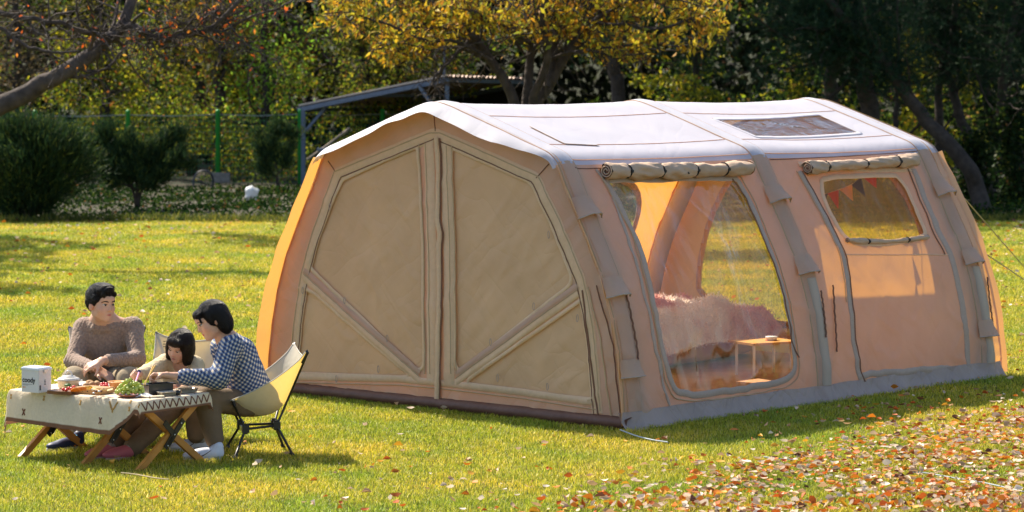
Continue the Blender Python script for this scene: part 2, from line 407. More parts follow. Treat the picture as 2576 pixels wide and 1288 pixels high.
# roof, two halves each side of the middle arch
SKY_ = RP([(1795, 297), (2062, 285), (2168, 333), (1905, 343)]); SKY_ = smooth_poly(resample(SKY_, 90, closed=True), 1)
for (s0, s1) in ((-.06, 2.31), (2.31, LEN + .14)):
    panel('roof_panel', lambda s, a: skin(s, a, -1), s0, s1, A_EAVE, PL, .03, roof_cloth, lambda u, v: ~inpoly(u, v, SKY_))
    fs = SKY_.copy(); panel('roof_panel', lambda s, a: skin(s, a, 1), s0, s1, A_EAVE, PL, .03, roof_cloth, lambda u, v: ~inpoly(u, v, fs))
u0, v0 = SKY_.min(0); u1, v1 = SKY_.max(0)
for sd in (-1, 1):
    fn_ = (lambda sd: lambda s, a: skin(s, a, sd, .0 + .012 * fbm(s * 4, a * 4, 4)))(sd)
    o = panel('skylight_film', fn_, u0 - .02, u1 + .02, v0 - .02, v1 + .02, .02, film_roof if sd < 0 else film_clear, lambda u, v: inpoly(u, v, SKY_ * 1.0))
    strip('skylight_border', SKY_, (lambda sd: lambda s, a, lift=0: skin(s, a, sd, lift))(sd), .05, roof_cloth, closed=True)
# arches: sleeves on the outside, tubes behind them
def arch_strip(name, s, a0, a1, width, m, sides=(-1,), lift=.008, **k):
    for sd in sides:
        strip(name, [(s, a0), (s, a1)], lambda u, v, lift=0, sd=sd: skin(u, v, sd, lift, .5), width, m, lift=lift, **k)
for i, b in enumerate(BEAMS):
    arch_strip('arch_sleeve', b, .02, A_EAVE + .02, .17, canvas, (-1, 1))
    arch_strip('arch_sleeve', b, A_EAVE + .02, PL - .001, .17, roof_cloth, (-1, 1))
    for sd in (-1, 1):
        for e in (-.088, .088):
            for (a0, a1, mm) in ((.05, A_EAVE, canvas_seam), (A_EAVE, PL, canvas)):
                strip('seam', [(b + e, a0), (b + e, a1)], lambda u, v, lift=0, sd=sd: skin(u, v, sd, lift, .5), .006, mm, lift=.010, thick=.004)
    # air tube inside, seen through the films
    aa = np.linspace(0, PL, 60)
    bi = min(max(b, .17), LEN - .17)
    for sd in (-1, 1):
        p = skin(np.full(60, bi), aa, sd, -.105, 0)
        MB().tube(p, .075, 12).obj('air_tube', tube_cloth, tent, True)
# leaning brace tubes inside, between the arches
for (s0, z0, s1, z1) in ((2.31, 1.75, 3.9, .15), (.2, .15, 2.2, 1.75)):
    for sd in (1,):
        t = np.linspace(0, 1, 20); s = s0 + (s1 - s0) * t; z = z0 + (z1 - z0) * t
        MB().tube(np.stack([s, sd * (half_at(z) - .16), z], 1), .06, 12).obj('brace_tube', tube_cloth, tent, True)
# roof seams running along the tent
for a_, m_ in ((A_EAVE + .045, canvas_light), (PL - .36, piping), (A_EAVE + .30, piping)):
    for s0, s1 in ((.17, 2.21), (2.41, 4.45)):
        strip('seam', [(s0, a_), (s1, a_)], sfn, .007, canvas, lift=.004, thick=.003)
for sg in (SP([(1440, 425), (1860, 412)]), SP([(1935, 402), (2310, 380)]), ):
    strip('seam', sg, sfn, .008, piping, lift=.005, thick=.003)
# vent flap on the near roof half
VF = RP([(1332, 318), (1420, 361), (1508, 363), (1428, 322)])
def bil(Q, u, v):
    return (Q[0] * (1 - u)[..., None] * (1 - v)[..., None] + Q[1] * u[..., None] * (1 - v)[..., None] + Q[2] * u[..., None] * v[..., None] + Q[3] * (1 - u)[..., None] * v[..., None])
def vfn(u, v):
    q = bil(VF, u, v); return skin(q[..., 0], q[..., 1], -1, .005 + .004 * u * (1 - (2 * v - 1) ** 2))
panel('vent_flap', vfn, 0, 1, 0, 1, .07, roof_cloth)
q = VF; strip('vent_edge', [q[0], q[1], q[2]], lambda s, a, lift=0: skin(s, a, -1, lift + .006), .007, roll_cloth, lift=.002, thick=.001)

# ---- front wall
def fwid(z): return np.interp(z, PR[:, 1], PR[:, 0]) + .03
def front_fn(s0, seed=0, amp=1.0):
    def f(y, z, lift=0.0):
        y = np.asarray(y, float); z = np.asarray(z, float); y, z = np.broadcast_arrays(y, z)
        low = np.clip(1 - z / .35, 0, 1)
        cr = np.clip(1 - np.abs(fbm(y * 2.0 + z * 3.4, z * 2.6 - y * 3.8 * np.sign(y + 1e-9), 21 + seed, 2)) * 2.4, 0, 1) ** 3
        g = amp * (.010 * fbm(y * 2.3, z * 1.6, 2 + seed) + .009 * cr + .010 * low * vnoise(y * 14, z * 3, seed + 7) + .004 * vnoise(y * 20 + z * 9, z * 4, seed + 2))
        return np.stack([s0 - g - lift, y, z], -1)
    return f
ff = front_fn(0.0); fscr = front_fn(.012, 0, 1.0)
# traced outlines on the front plane
SL = FP([(862, 452), (1052, 364), (1064, 640), (1069, 925), (1050, 934), (790, 684), (775, 668), (800, 600), (832, 520)])
SLL = FP([(762, 722), (790, 738), (1032, 944), (1020, 950), (745, 940), (752, 830)])
SR = FP([(1136, 372), (1336, 458), (1385, 560), (1442, 705), (1430, 722), (1156, 936), (1146, 925), (1143, 640)])
SRR = FP([(1466, 752), (1480, 850), (1495, 1006), (1340, 990), (1175, 966), (1178, 955), (1455, 760)])
SCR = [smooth_poly(resample(p, 70, closed=True), 1) for p in (SL, SLL, SR, SRR)]
nz_ = 110
Tt, Zz = np.meshgrid(np.linspace(-1, 1, 181), np.linspace(.02, 2.225, nz_), indexing='ij')
Y_ = Tt * fwid(Zz); P_ = ff(Y_, Zz).reshape(-1, 3); F_ = gridF(181, nz_)
cy = Y_.ravel()[F_].mean(1); cz = Zz.ravel()[F_].mean(1)
kk = np.ones(len(F_), bool)
for s_ in SCR: kk &= ~inpoly(cy, cz, s_)
mk('front_wall', P_, F_[kk], canvas, tent, True)
for s_, nm in zip(SCR, ('upper left', 'lower left', 'upper right', 'lower right')):
    u0, v0 = s_.min(0); u1, v1 = s_.max(0)
    o = panel('screen_panel', lambda y, z: fscr(y, z), u0 - .04, u1 + .04, v0 - .04, v1 + .04, .02, screen_cloth,
              lambda u, v: inpoly(u, v, (s_ - s_.mean(0)) * 1.04 + s_.mean(0)))
    strip('screen_border', s_, ff, .030, canvas_light, closed=True, lift=.008)
def fst(name, px, w, m, lift=.008, **k):
    return strip(name, FP(px), ff, w, m, lift=lift, **k)
# door arch: wide band, centre zip flap, diagonal straps, bottom band
archpx = [(737, 958), (748, 830), (765, 700), (795, 590), (850, 438), (1090, 340), (1100, 340), (1348, 450), (1400, 560), (1458, 700), (1480, 800), (1492, 900), (1503, 1040)]
fst('door_band', archpx, .10, canvas_light, lift=.006)
fst('seam', [(u - (8 if u < 1095 else -8), v - 6) for u, v in archpx], .010, canvas_seam, lift=.012)
fst('seam', [(u + (8 if u < 1095 else -8), v + 8) for u, v in archpx], .010, piping, lift=.012)
for (p0, p1) in (((765, 690), (1058, 948)), ((1455, 728), (1148, 952))):
    for dv, mm in ((-9, canvas), (10, canvas_light)):
        fst('strap_band', [(p0[0], p0[1] + dv), (p1[0], p1[1] + dv)], .052, mm, lift=.012)
    fst('seam', [p0, p1], .006, canvas_seam, lift=.018)
for px in ([(1080, 352), (1088, 650), (1090, 960)], [(1122, 356), (1130, 650), (1132, 965)]):
    fst('door_band', px, .105, canvas_light, lift=.010)
for px in ([(1056, 362), (1068, 640), (1072, 940)], [(1138, 366), (1146, 640), (1150, 940)], [(1072, 360), (1080, 640), (1084, 940)], [(1125, 366), (1133, 640), (1137, 940)]):
    fst('seam', px, .008, canvas_seam, lift=.017)
fst('zip_flap', [(1104, 345), (1107, 500), (1110, 700), (1106, 900), (1100, 1020)], .045, canvas_light, lift=.04, thick=.03, wob=.03, step=.04, seed=4)
fst('zip', [(1112, 348), (1113, 500), (1117, 700), (1112, 900), (1106, 1020)], .016, piping, lift=.03, wob=.03, step=.04, seed=4)
fst('door_band', [(740, 948), (1000, 953), (1100, 962), (1300, 985), (1495, 1012)], .05, canvas_light, lift=.009)
fst('seam', [(738, 962), (1000, 968), (1100, 976), (1300, 1000), (1500, 1030)], .008, canvas_seam, lift=.014)
fst('seam', [(1095, 275), (1097, 330)], .008, piping, lift=.008)
fst('seam', [(845, 432), (826, 405)], .008, piping, lift=.008)
fst('seam', [(1350, 448), (1382, 412)], .008, piping, lift=.008)
fst('zip', [(1466, 730), (1482, 860), (1500, 1000), (1508, 1060)], .014, piping, lift=.018)
fst('seam', [(1480, 722), (1512, 850), (1540, 1062)], .012, canvas_seam, lift=.014)
fst('seam', [(1502, 718), (1545, 870), (1562, 1060)], .010, piping, lift=.014)
# toggles and loops hanging on the screens
mb = MB()
for (u, v) in ((836, 520), (1386, 590), (873, 755), (980, 850), (1240, 860), (1258, 950), (1383, 972), (1350, 770), (958, 928), (852, 952), (1458, 800), (768, 730)):
    y, z = front_px(u, v); c = ff(y, z, .02)
    a = np.linspace(0, 2 * math.pi, 13)
    MB().tube(np.stack([c[0] + 0 * a - .004, c[1] + .009 * np.cos(a), c[2] + .026 * np.sin(a)], 1), .0028, 5, False).obj('cord_loop', zip_grey, tent)

# brown groundsheet rim under the front
t = np.linspace(-1.83, 1.83, 120)
rim = np.stack([np.stack([-.02 - .02 * np.abs(vnoise(t * 5, t * 0, 3)) - o, t, np.full(120, z)], 1) for o, z in ((0, .0), (.035, .03), (.02, .075), (-.03, .09))], 1)
mk('groundsheet_rim', rim.reshape(-1, 3), gridF(120, 4), pvc_brown, tent, True)
# visor: the outer cloth reaches forward over the front; wavy lip
def visor(s_from, s_to, lo, m, side, name='visor'):
    a = np.linspace(lo, PL, 110); n = 8; rows = []
    rd = np.clip((PL - a) / .3, 0, 1); tp = np.clip((a - lo) / .55, .12, 1) if side < 0 and s_to < 0 else 1.0
    for k in range(n):
        f = k / (n - 1); s = s_from + (s_to - s_from) * f * (1 + .25 * rd * vnoise(a * 3, a * 0 + side, 8)) * tp
        rows.append(skin(s, a, side, .010 - .070 * f ** 1.5 * tp + .030 * f * rd * vnoise(a * 5 + side, a * 0, 5), 0))
    P = np.stack(rows, 0).reshape(-1, 3); return mk(name, P, gridF(n, 110), m, tent, True)
visor(-.05, -.17, A_EAVE - .02, roof_cloth, -1); visor(-.05, -.17, A_EAVE - .02, roof_cloth, 1)
def visor_wall(s0, s1, side, m=canvas):
    a = np.linspace(0.03, A_EAVE, 90); n = 8; rows = []
    for k in range(n):
        f = k / (n - 1); s = s0 + (s1 - s0) * f * (1 - .5 * a / A_EAVE)
        rows.append(skin(s, a, side, .006 + .03 * f + .022 * f * vnoise(a * 6, a * 0 + side, 15), 0))
    return mk('visor', np.stack(rows, 0).reshape(-1, 3), gridF(n, 90), m, tent, True)
visor_wall(-.02, -.16, 1); visor_wall(-.03, -.08, -1); visor_wall(LEN + .12, LEN + .30, 1); visor_wall(LEN + .12, LEN + .19, -1)
visor(LEN + .12, LEN + .24, A_EAVE - .02, roof_cloth, -1); visor(LEN + .12, LEN + .24, A_EAVE - .02, roof_cloth, 1)
# ---- back wall with a big yellowed film
back_fn = front_fn(LEN, 40)
BW = smooth_poly(np.array([(-1.25, .30), (1.25, .30), (1.2, 1.0), (.82, 1.68), (0, 1.95), (-.82, 1.68), (-1.2, 1.0)]), 2)
Tt, Zz = np.meshgrid(np.linspace(-1, 1, 101), np.linspace(.02, 2.225, 60), indexing='ij')
Y_ = Tt * fwid(Zz); P_ = back_fn(Y_, Zz).reshape(-1, 3); F_ = gridF(101, 60)
cy = Y_.ravel()[F_].mean(1); cz = Zz.ravel()[F_].mean(1)
mk('back_wall', P_, F_[~inpoly(cy, cz, BW)], canvas, tent, True)
panel('back_film', lambda y, z: front_fn(LEN - .01, 44, 1.6)(y, z), -1.27, 1.27, .28, 1.97, .04, film_far, lambda u, v: inpoly(u, v, BW))
strip('window_border', BW, lambda y, z, lift=0: back_fn(y, z, lift), .06, zip_grey, closed=True)
# ---- near wall: window 1
def sst(name, px, w, m, lift=.008, **k): return strip(name, SP(px), sfn, w, m, lift=lift, **k)
strip('window_border', W1, sfn, .050, zip_grey, closed=True, lift=.010, wob=.012)
strip('zip', (W1 - W1.mean(0)) * 1.055 + W1.mean(0), sfn, .008, canvas_seam, closed=True, lift=.018, wob=.01)
u0, v0 = W1.min(0); u1, v1 = W1.max(0)
f1 = panel('window_film', lambda s, a: skin(s, a, -1, -.006 + .010 * fbm(s * 3 + a, a * 2, 31)), u0, u1, v0, v1, .025, film_clear, lambda u, v: inpoly(u, v, W1))
f1['label'] = 'big clear film window with a view of the bed'
sst('window_border', [(1500, 425), (1530, 470), (1580, 600), (1620, 740), (1650, 880), (1672, 985), (1682, 1020)], .030, zip_grey, lift=.012, wob=.02)
sst('seam', [(1842, 450), (1875, 500), (1955, 690), (1990, 850), (2010, 900)], .012, piping, lift=.02, wob=.02)
# crossing crease tapes of the film
def roll(name, p0, p1, r, ties, label=None, sagz=.0, seed=0):
    O0 = skin(p0[0], p0[1], -1, r * 1.0, 0); O1 = skin(p1[0], p1[1], -1, r * 1.0, 0)
    n = 90; t = np.linspace(0, 1, n); c = O0 + (O1 - O0) * t[:, None]
    c[:, 2] -= sagz * np.sin(math.pi * t); rr = r * (1 + .45 * vnoise(t * 8, t * 0, seed))
    for q in ties: rr *= 1 - .30 * np.exp(-((t - q) / .016) ** 2)
    rr[0] *= .9; rr[-1] *= .9
    na = 26; a = np.arange(na) * 2 * math.pi / na
    ax = (O1 - O0) / np.linalg.norm(O1 - O0); B = np.cross(ax, (0, 0, 1)); B /= np.linalg.norm(B); C = np.cross(B, ax)
    A, TT = np.meshgrid(a, t)
    fold = 1 + .34 * vnoise(A * 2.2 + TT * 14, TT * 9, seed + 1) + .20 * vnoise(TT * 34, A * 3, seed + 2)
    P = c[:, None, :] + (rr[:, None] * fold)[..., None] * (np.cos(A)[..., None] * B + .9 * np.sin(A)[..., None] * C)
    root = mk(name, P.reshape(-1, 3), gridF(n, na, wrap_v=True), roll_cloth, tent, True)
    if label: root['label'] = label
    for e, s_ in ((0, -1), (n - 1, 1)):                          # the spiral ends
        th = np.linspace(0, 4.6 * math.pi, 60); rad = r * (.18 + .72 * th / th[-1])
        cc = c[e] + ax * s_ * .004
        pp = cc + rad[:, None] * (np.cos(th)[:, None] * B + .9 * np.sin(th)[:, None] * C)
        MB().tube(pp, r * .085, 6).obj('roll_end', roll_cloth, root, True)
        MB().lathe(cc - ax * s_ * .01, [(.001, 0), (r * .86, 0)], 18, np.stack([B, C, ax], 1)).obj('roll_core', piping, root)
    for q in ties:
        i = int(q * (n - 1)); th = np.linspace(0, 2 * math.pi, 20)
        pp = c[i] + (rr[i] * 1.10) * (np.cos(th)[:, None] * B + .9 * np.sin(th)[:, None] * C)
        tb = MB().tube(pp, .006, 5, False); tb.box(c[i] + np.array([0, -rr[i] * 1.15, 0]), (.02, .012, .02))
        tb.obj('tie', black_cord, root)
    return root
roll('window_cover_roll', side_px(1512, 438), side_px(1872, 430), .062, (.14, .36, .60, .82), 'rolled-up cover above the big film window', .01, 3)
# small ties above and dark gap under it
MB().tube([skin(*side_px(1705, 412), -1, .02), skin(*side_px(1708, 452), -1, .12, 0)], .006, 5).obj('tie', black_cord, tent)
# ---- near wall: door with window 2
strip('window_border', W2, sfn, .045, canvas_light, closed=True, lift=.010)
u0, v0 = W2.min(0); u1, v1 = W2.max(0)
panel('window_film', lambda s, a: skin(s, a, -1, -.006), u0, u1, v0, v1, .03, film_gold, lambda u, v: inpoly(u, v, W2))
roll('door_cover_roll', side_px(2022, 428), side_px(2294, 408), .050, (.16, .52, .82), 'rolled-up cover above the door window', .0, 9)
roll('small_roll', side_px(2128, 606), side_px(2330, 598), .022, (.25, .75), 'narrow roll under the door window', .022, 12)
dl = [(2012, 430), (2052, 500), (2100, 590), (2124, 650), (2138, 760), (2148, 860), (2158, 930), (2168, 960)]
sst('door_band', dl, .052, zip_grey, lift=.010, wob=.012)
sst('zip', [(u + 6, v) for u, v in dl], .011, piping, lift=.018, wob=.012)
sst('zip', [(u - 9, v) for u, v in dl[:5]], .007, canvas_seam, lift=.018, wob=.01)
dr = [(2298, 425), (2330, 505), (2362, 580), (2392, 640), (2412, 720), (2425, 800), (2436, 900), (2441, 960)]
sst('door_band', dr, .070, zip_grey, lift=.010, wob=.012)
sst('zip', [(u - 14, v) for u, v in dr[:4]], .012, piping, lift=.018, wob=.02)
sst('door_band', [(2160, 945), (2250, 935), (2340, 930), (2440, 925)], .05, zip_grey, lift=.010, wob=.02)
sst('seam', [(2124, 640), (2240, 640), (2390, 640)], .010, canvas_light, lift=.006)
sst('door_band', [(2010, 412), (2080, 418), (2200, 425), (2300, 425)], .05, canvas_light, lift=.006)
# hanging cords beside the arches
for px in ([(1566, 735), (1573, 780), (1584, 830), (1592, 860), (1594, 905)], [(2055, 735), (2058, 790), (2063, 850)], [(2090, 720), (2094, 780), (2098, 850), (2100, 885)],
           [(2478, 700), (2484, 760), (2490, 820)]):
    q = resample(SP(px), 24); p = skin(q[:, 0], q[:, 1], -1, .025, 0); k = np.arange(24)
    MB().tube(p + .004 * np.stack([np.sin(k * 1.9), 0 * k, np.cos(k)], 1), .007, 5).obj('cord', piping, tent)
# storm hoods on the arches
def hood(u, v, wpx, hpx):
    p0 = side_px(u, v); p1 = side_px(u + wpx, v); p2 = side_px(u, v + hpx)
    s0 = p0[0]; a1, a0 = p0[1], p2[1]; ws = .115
    n = 9; rows = []
    for j in range(8):
        f = j / 7; a = a1 + (a0 - a1) * f; row = []
        for i in range(n):
            g = i / (n - 1) * 2 - 1
            row.append(skin(s0 + g * ws * (.85 + .25 * f), a, -1, .02 + .055 * f ** 1.4 * (1 - g ** 4 * .9) + .008 * math.sin(9 * g + 5 * f), 0))
        rows.append(row)
    P = np.array(rows).reshape(-1, 3); o = mk('storm_hood', P, gridF(8, n), canvas, tent, True)
    e = np.array(rows[-1]); MB().tube(e, .006, 5).obj('hood_hem', zip_grey, o)
    return o
for (i, v0, h_) in ((0, 500, 55), (0, 700, 52), (0, 905, 45), (1, 470, 45), (1, 645, 48), (2, 455, 42), (2, 628, 40), (2, 805, 42)):
    # find the arch's column at that row
    u_lo = {0: 1380, 1: 1880, 2: 2320}[i]
    best = min(range(u_lo, u_lo + 260, 3), key=lambda u: abs(side_px(u, v0)[0] - BEAMS[i]))
    hood(best, v0, 20, h_)
# bare tube between hood and hem on the middle arch
arch_strip('air_tube', BEAMS[1], .12, float(side_px(2068, 700)[1]), .10, tube_cloth, lift=.030, thick=.03)
arch_strip('air_tube', BEAMS[2], .12, float(side_px(2485, 670)[1]), .10, tube_cloth, lift=.030, thick=.03)
# skirt along the ground
s = np.linspace(-.08, LEN + .12, 240); rows = []
for k, (a, e) in enumerate(((.125, .010), (.09, .016), (.055, .032), (.025, .052), (.006, .075))):
    f = k / 4
    pp = skin(s, np.full(240, a), -1, 0, .3)
    pp[:, 1] -= e + .030 * f * vnoise(s * 3.2, s * 0, 6) + .022 * (.2 + f) * vnoise(s * 9 + a * 8, s * 0 + a * 3, 7)
    pp[:, 2] = a + .012 * vnoise(s * 5, s * 0 + k, 2) * (k < 4); rows.append(pp)
mk('skirt', np.stack(rows, 0).reshape(-1, 3), gridF(5, 240), skirt_cloth, tent, True)
# floor inside
panel('groundsheet', lambda s, y: np.stack([s, y, .065 + .01 * fbm(s * 2, y * 2, 3)], -1), .02, LEN - .02, -1.74, 1.74, .12, floor_mat)
# ---- ropes from the tent to the lawn
def rope(name, pts, r, m, label, cat='rope', group=None):
    o = MB().tube(pts, r, 5).obj(name, m); return tag(o, label, cat, group)
fr = at(2427, 500, 24.6); rope('guy_rope', [fr, fr + (gnd(2640, 745) - fr) * 1.0], .006, rope_tan, 'tan guy rope from the upper hood of the rear arch down to the lawn')
fr = at(2482, 640, 24.0); rope('guy_rope', [fr, gnd(2660, 760)], .006, rope_tan, 'tan guy rope from the lower hood of the rear arch to the lawn')
rp = spline([gnd(u, v, .03) for u, v in ((1560, 1081), (1600, 1096), (1640, 1106), (1680, 1112))], 60)
rope('ground_rope', rp, .005, rope_white, 'pale blue rope lying slack on the grass from the near corner of the tent')
rp = spline([gnd(u, v, .03) for u, v in ((1922, 1149), (1955, 1153), (1996, 1156))], 20)
rope('ground_rope', rp, .004, rope_white, 'short pale rope end on the grass at the edge of the tent shadow')
rp = spline([gnd(u, v, .045) for u, v in ((2290, 1188), (2330, 1190), (2400, 1202), (2470, 1213), (2590, 1240))], 40)
rope('ground_rope', rp, .0045, rope_white, 'pale rope lying among the fallen leaves at the lower right')
rp = spline([gnd(u, v, .03) for u, v in ((305, 1189), (340, 1193), (390, 1202), (425, 1206))], 30)
rope('ground_rope', rp, .0045, rope_tan, 'short cream rope lying on the grass in front of the picnic table')
# ================================================================ GROUND AND BACKGROUND
def leafmesh(name, C, size, cols, m, parent=None, aspect=.42, droop=0.0, up=None, fold=.25, kind=None, r=None):
    """one leaf-shaped folded quad per centre"""
    r = r or rng; n = len(C); size = np.broadcast_to(np.asarray(size, float), (n,))
    d = r.normal(size=(n, 3)); d[:, 2] -= droop
    if up is not None: d = d * .45 + np.asarray(up)
    d /= np.linalg.norm(d, axis=1, keepdims=True)
    q = r.normal(size=(n, 3)); s = np.cross(d, q); s /= np.linalg.norm(s, axis=1, keepdims=True) + 1e-9; nn = np.cross(s, d)
    L = size[:, None]; W = L * aspect
    V = np.stack([C - d * L * .5, C + s * W * .5 + nn * L * fold * .3, C + d * L * .5, C - s * W * .5 + nn * L * fold * .3], 1)
    F = np.arange(n * 4).reshape(n, 4)
    o = mk(name, V.reshape(-1, 3), F, m, parent, False, col=np.repeat(cols, 4, 0))
    if kind: o['kind'] = kind
    return o
def pick(r, n, pal, w=None, jit=.25):
    pal = np.array(pal); i = r.choice(len(pal), n, p=None if w is None else np.array(w) / np.sum(w))
    return np.clip(pal[i] * (1 + jit * r.normal(size=(n, 1)) * .6), .004, 1)

foliage = mat('foliage', (.1, .12, .03), .6, .5, attr=True, spec=.22)
needles = mat('needle_foliage', (.03, .06, .03), .7, .25, attr=True, spec=.15)
ivy_m = mat('ivy_leaf', (.03, .06, .02), .8, .3, attr=True, spec=0)
bark = mat('bark', (.055, .042, .035), .9, noise=(9, .35), bump=(18, .9))
bark_pale = mat('bark_pale', (.075, .058, .05), .9, noise=(7, .4), bump=(16, .9))
dry_leaf = mat('dry_leaf', (.4, .2, .08), .6, .25, attr=True)
soil = mat('woodland_floor', (.045, .04, .022), .95, noise=(1.2, .4), bump=(6, .6))

# lawn sheet, gently uneven, reaching the horizon
def lawn_material():
    m = bpy.data.materials.new('lawn'); m.use_nodes = True; nt = m.node_tree; N = nt.nodes; L = nt.links
    b = N['Principled BSDF']; b.inputs['Roughness'].default_value = .95; b.inputs['Specular IOR Level'].default_value = .1
    g = N.new('ShaderNodeNewGeometry'); n1 = N.new('ShaderNodeTexNoise'); n1.inputs['Scale'].default_value = .9; n1.inputs['Detail'].default_value = 5
    L.new(g.outputs['Position'], n1.inputs['Vector'])
    cr = N.new('ShaderNodeValToRGB'); e = cr.color_ramp.elements
    e[0].position = .35; e[0].color = (.05, .065, .012, 1); e[1].position = .68; e[1].color = (.13, .10, .025, 1)
    L.new(n1.outputs['Fac'], cr.inputs[0]); L.new(cr.outputs[0], b.inputs['Base Color'])
    n2 = N.new('ShaderNodeTexNoise'); n2.inputs['Scale'].default_value = 30; L.new(g.outputs['Position'], n2.inputs['Vector'])
    bp = N.new('ShaderNodeBump'); bp.inputs['Distance'].default_value = .03; L.new(n2.outputs['Fac'], bp.inputs['Height']); L.new(bp.outputs[0], b.inputs['Normal'])
    return m
lawn_m = lawn_material()
mk('lawn', [(-260, -40, 0), (260, -40, 0), (260, 420, 0), (-260, 420, 0)], [(0, 1, 2, 3)], lawn_m)['kind'] = 'structure'
def edgeY(x): return 46.6 + .35 * np.sin(x * .8) + .5 * fbm(x * .5, x * 0, 3) + .02 * x
# woodland floor beyond the lawn edge
xs = np.linspace(-40, 40, 161); ys = np.linspace(0, 1, 24)
X, T = np.meshgrid(xs, ys, indexing='ij'); Yg = edgeY(X) * (1 - T) + 84 * T
Z = .012 + .10 * np.clip(T * 12, 0, 1) * (.5 + fbm(X * .8, Yg * .6, 8))
mk('woodland_floor', np.stack([X, Yg, Z], -1).reshape(-1, 3), gridF(161, 24), soil, smooth=True)['kind'] = 'structure'
# wooded rise that closes the view
xs = np.linspace(-120, 120, 121); ys = np.linspace(0, 1, 24)
X, T = np.meshgrid(xs, ys, indexing='ij'); Yg = 80 + 90 * T
Z = -.05 + 22 * T ** .8 * (1 + .15 * fbm(X * .05, T * 3, 4))
mk('hill', np.stack([X, Yg, Z], -1).reshape(-1, 3), gridF(121, 24), mat('hill_woodland', (.03, .035, .015), .95, noise=(.4, .6), bump=(1.5, 1)), smooth=True)['kind'] = 'structure'

# ---- grass: a one-metre sod repeated over the lawn in quarter turns
def grass_material():
    m = bpy.data.materials.new('grass_blades'); m.use_nodes = True; nt = m.node_tree; N = nt.nodes; L = nt.links
    b = N['Principled BSDF']; b.inputs['Roughness'].default_value = .5; b.inputs['Specular IOR Level'].default_value = .35
    a = N.new('ShaderNodeAttribute'); a.attribute_name = 'col'
    g = N.new('ShaderNodeNewGeometry'); n1 = N.new('ShaderNodeTexNoise'); n1.inputs['Scale'].default_value = .75; n1.inputs['Detail'].default_value = 6; n1.inputs['Roughness'].default_value = .65
    L.new(g.outputs['Position'], n1.inputs['Vector'])
    mr = N.new('ShaderNodeMapRange'); mr.inputs['From Min'].default_value = .38; mr.inputs['From Max'].default_value = .62; L.new(n1.outputs['Fac'], mr.inputs[0])
    mx = N.new('ShaderNodeMix'); mx.data_type = 'RGBA'; mx.blend_type = 'MULTIPLY'; mx.inputs[0].default_value = 1
    cr = N.new('ShaderNodeValToRGB'); e = cr.color_ramp.elements
    e[0].color = (.58, .80, .7, 1); e[1].color = (1.16, 1.03, .95, 1); L.new(mr.outputs[0], cr.inputs[0])
    L.new(a.outputs['Color'], mx.inputs[6]); L.new(cr.outputs[0], mx.inputs[7]); L.new(mx.outputs[2], b.inputs['Base Color'])
    t = N.new('ShaderNodeBsdfTranslucent'); L.new(mx.outputs[2], t.inputs[0])
    ms = N.new('ShaderNodeMixShader'); ms.inputs[0].default_value = .45
    L.new(b.outputs[0], ms.inputs[1]); L.new(t.outputs[0], ms.inputs[2]); L.new(ms.outputs[0], N['Material Output'].inputs[0])
    return m
grass_m = grass_material()
def sod(n, hmin, hmax, wid, seed, size=1.0):
    r = np.random.default_rng(seed)
    p = r.uniform(-size / 2, size / 2, (n, 2)); h = r.uniform(hmin, hmax, n) * (1 + .5 * vnoise(p[:, 0] * 6, p[:, 1] * 6, seed) * 2 * .6)
    a = r.uniform(0, 2 * math.pi, n); lean = r.uniform(.1, 1.1, n) * h; la = r.uniform(0, 2 * math.pi, n); w_ = r.uniform(.6, 1.2, n) * wid
    B = np.stack([p[:, 0], p[:, 1], np.zeros(n)], 1); sd = np.stack([np.cos(a), np.sin(a), 0 * a], 1) * w_[:, None]
    Ld = np.stack([np.cos(la) * lean, np.sin(la) * lean, 0 * la], 1)
    M = B + Ld * .35 + np.array([0, 0, 1]) * (h * .62)[:, None]; Tp = B + Ld + np.array([0, 0, 1]) * h[:, None]
    V = np.stack([B - sd, B + sd, M + sd * .8, M - sd * .8, Tp], 1).reshape(-1, 3)
    i = np.arange(n) * 5
    F = [(k, k + 1, k + 2, k + 3) for k in i] + [(k + 3, k + 2, k + 4) for k in i]
    pal = pick(r, n, [(.34, .38, .03), (.56, .52, .045), (.74, .62, .08), (.78, .66, .24), (.18, .25, .02)], [3.2, 4, 3.6, 1.3, 1.2], .3)
    return V, F, np.repeat(pal, 5, 0)
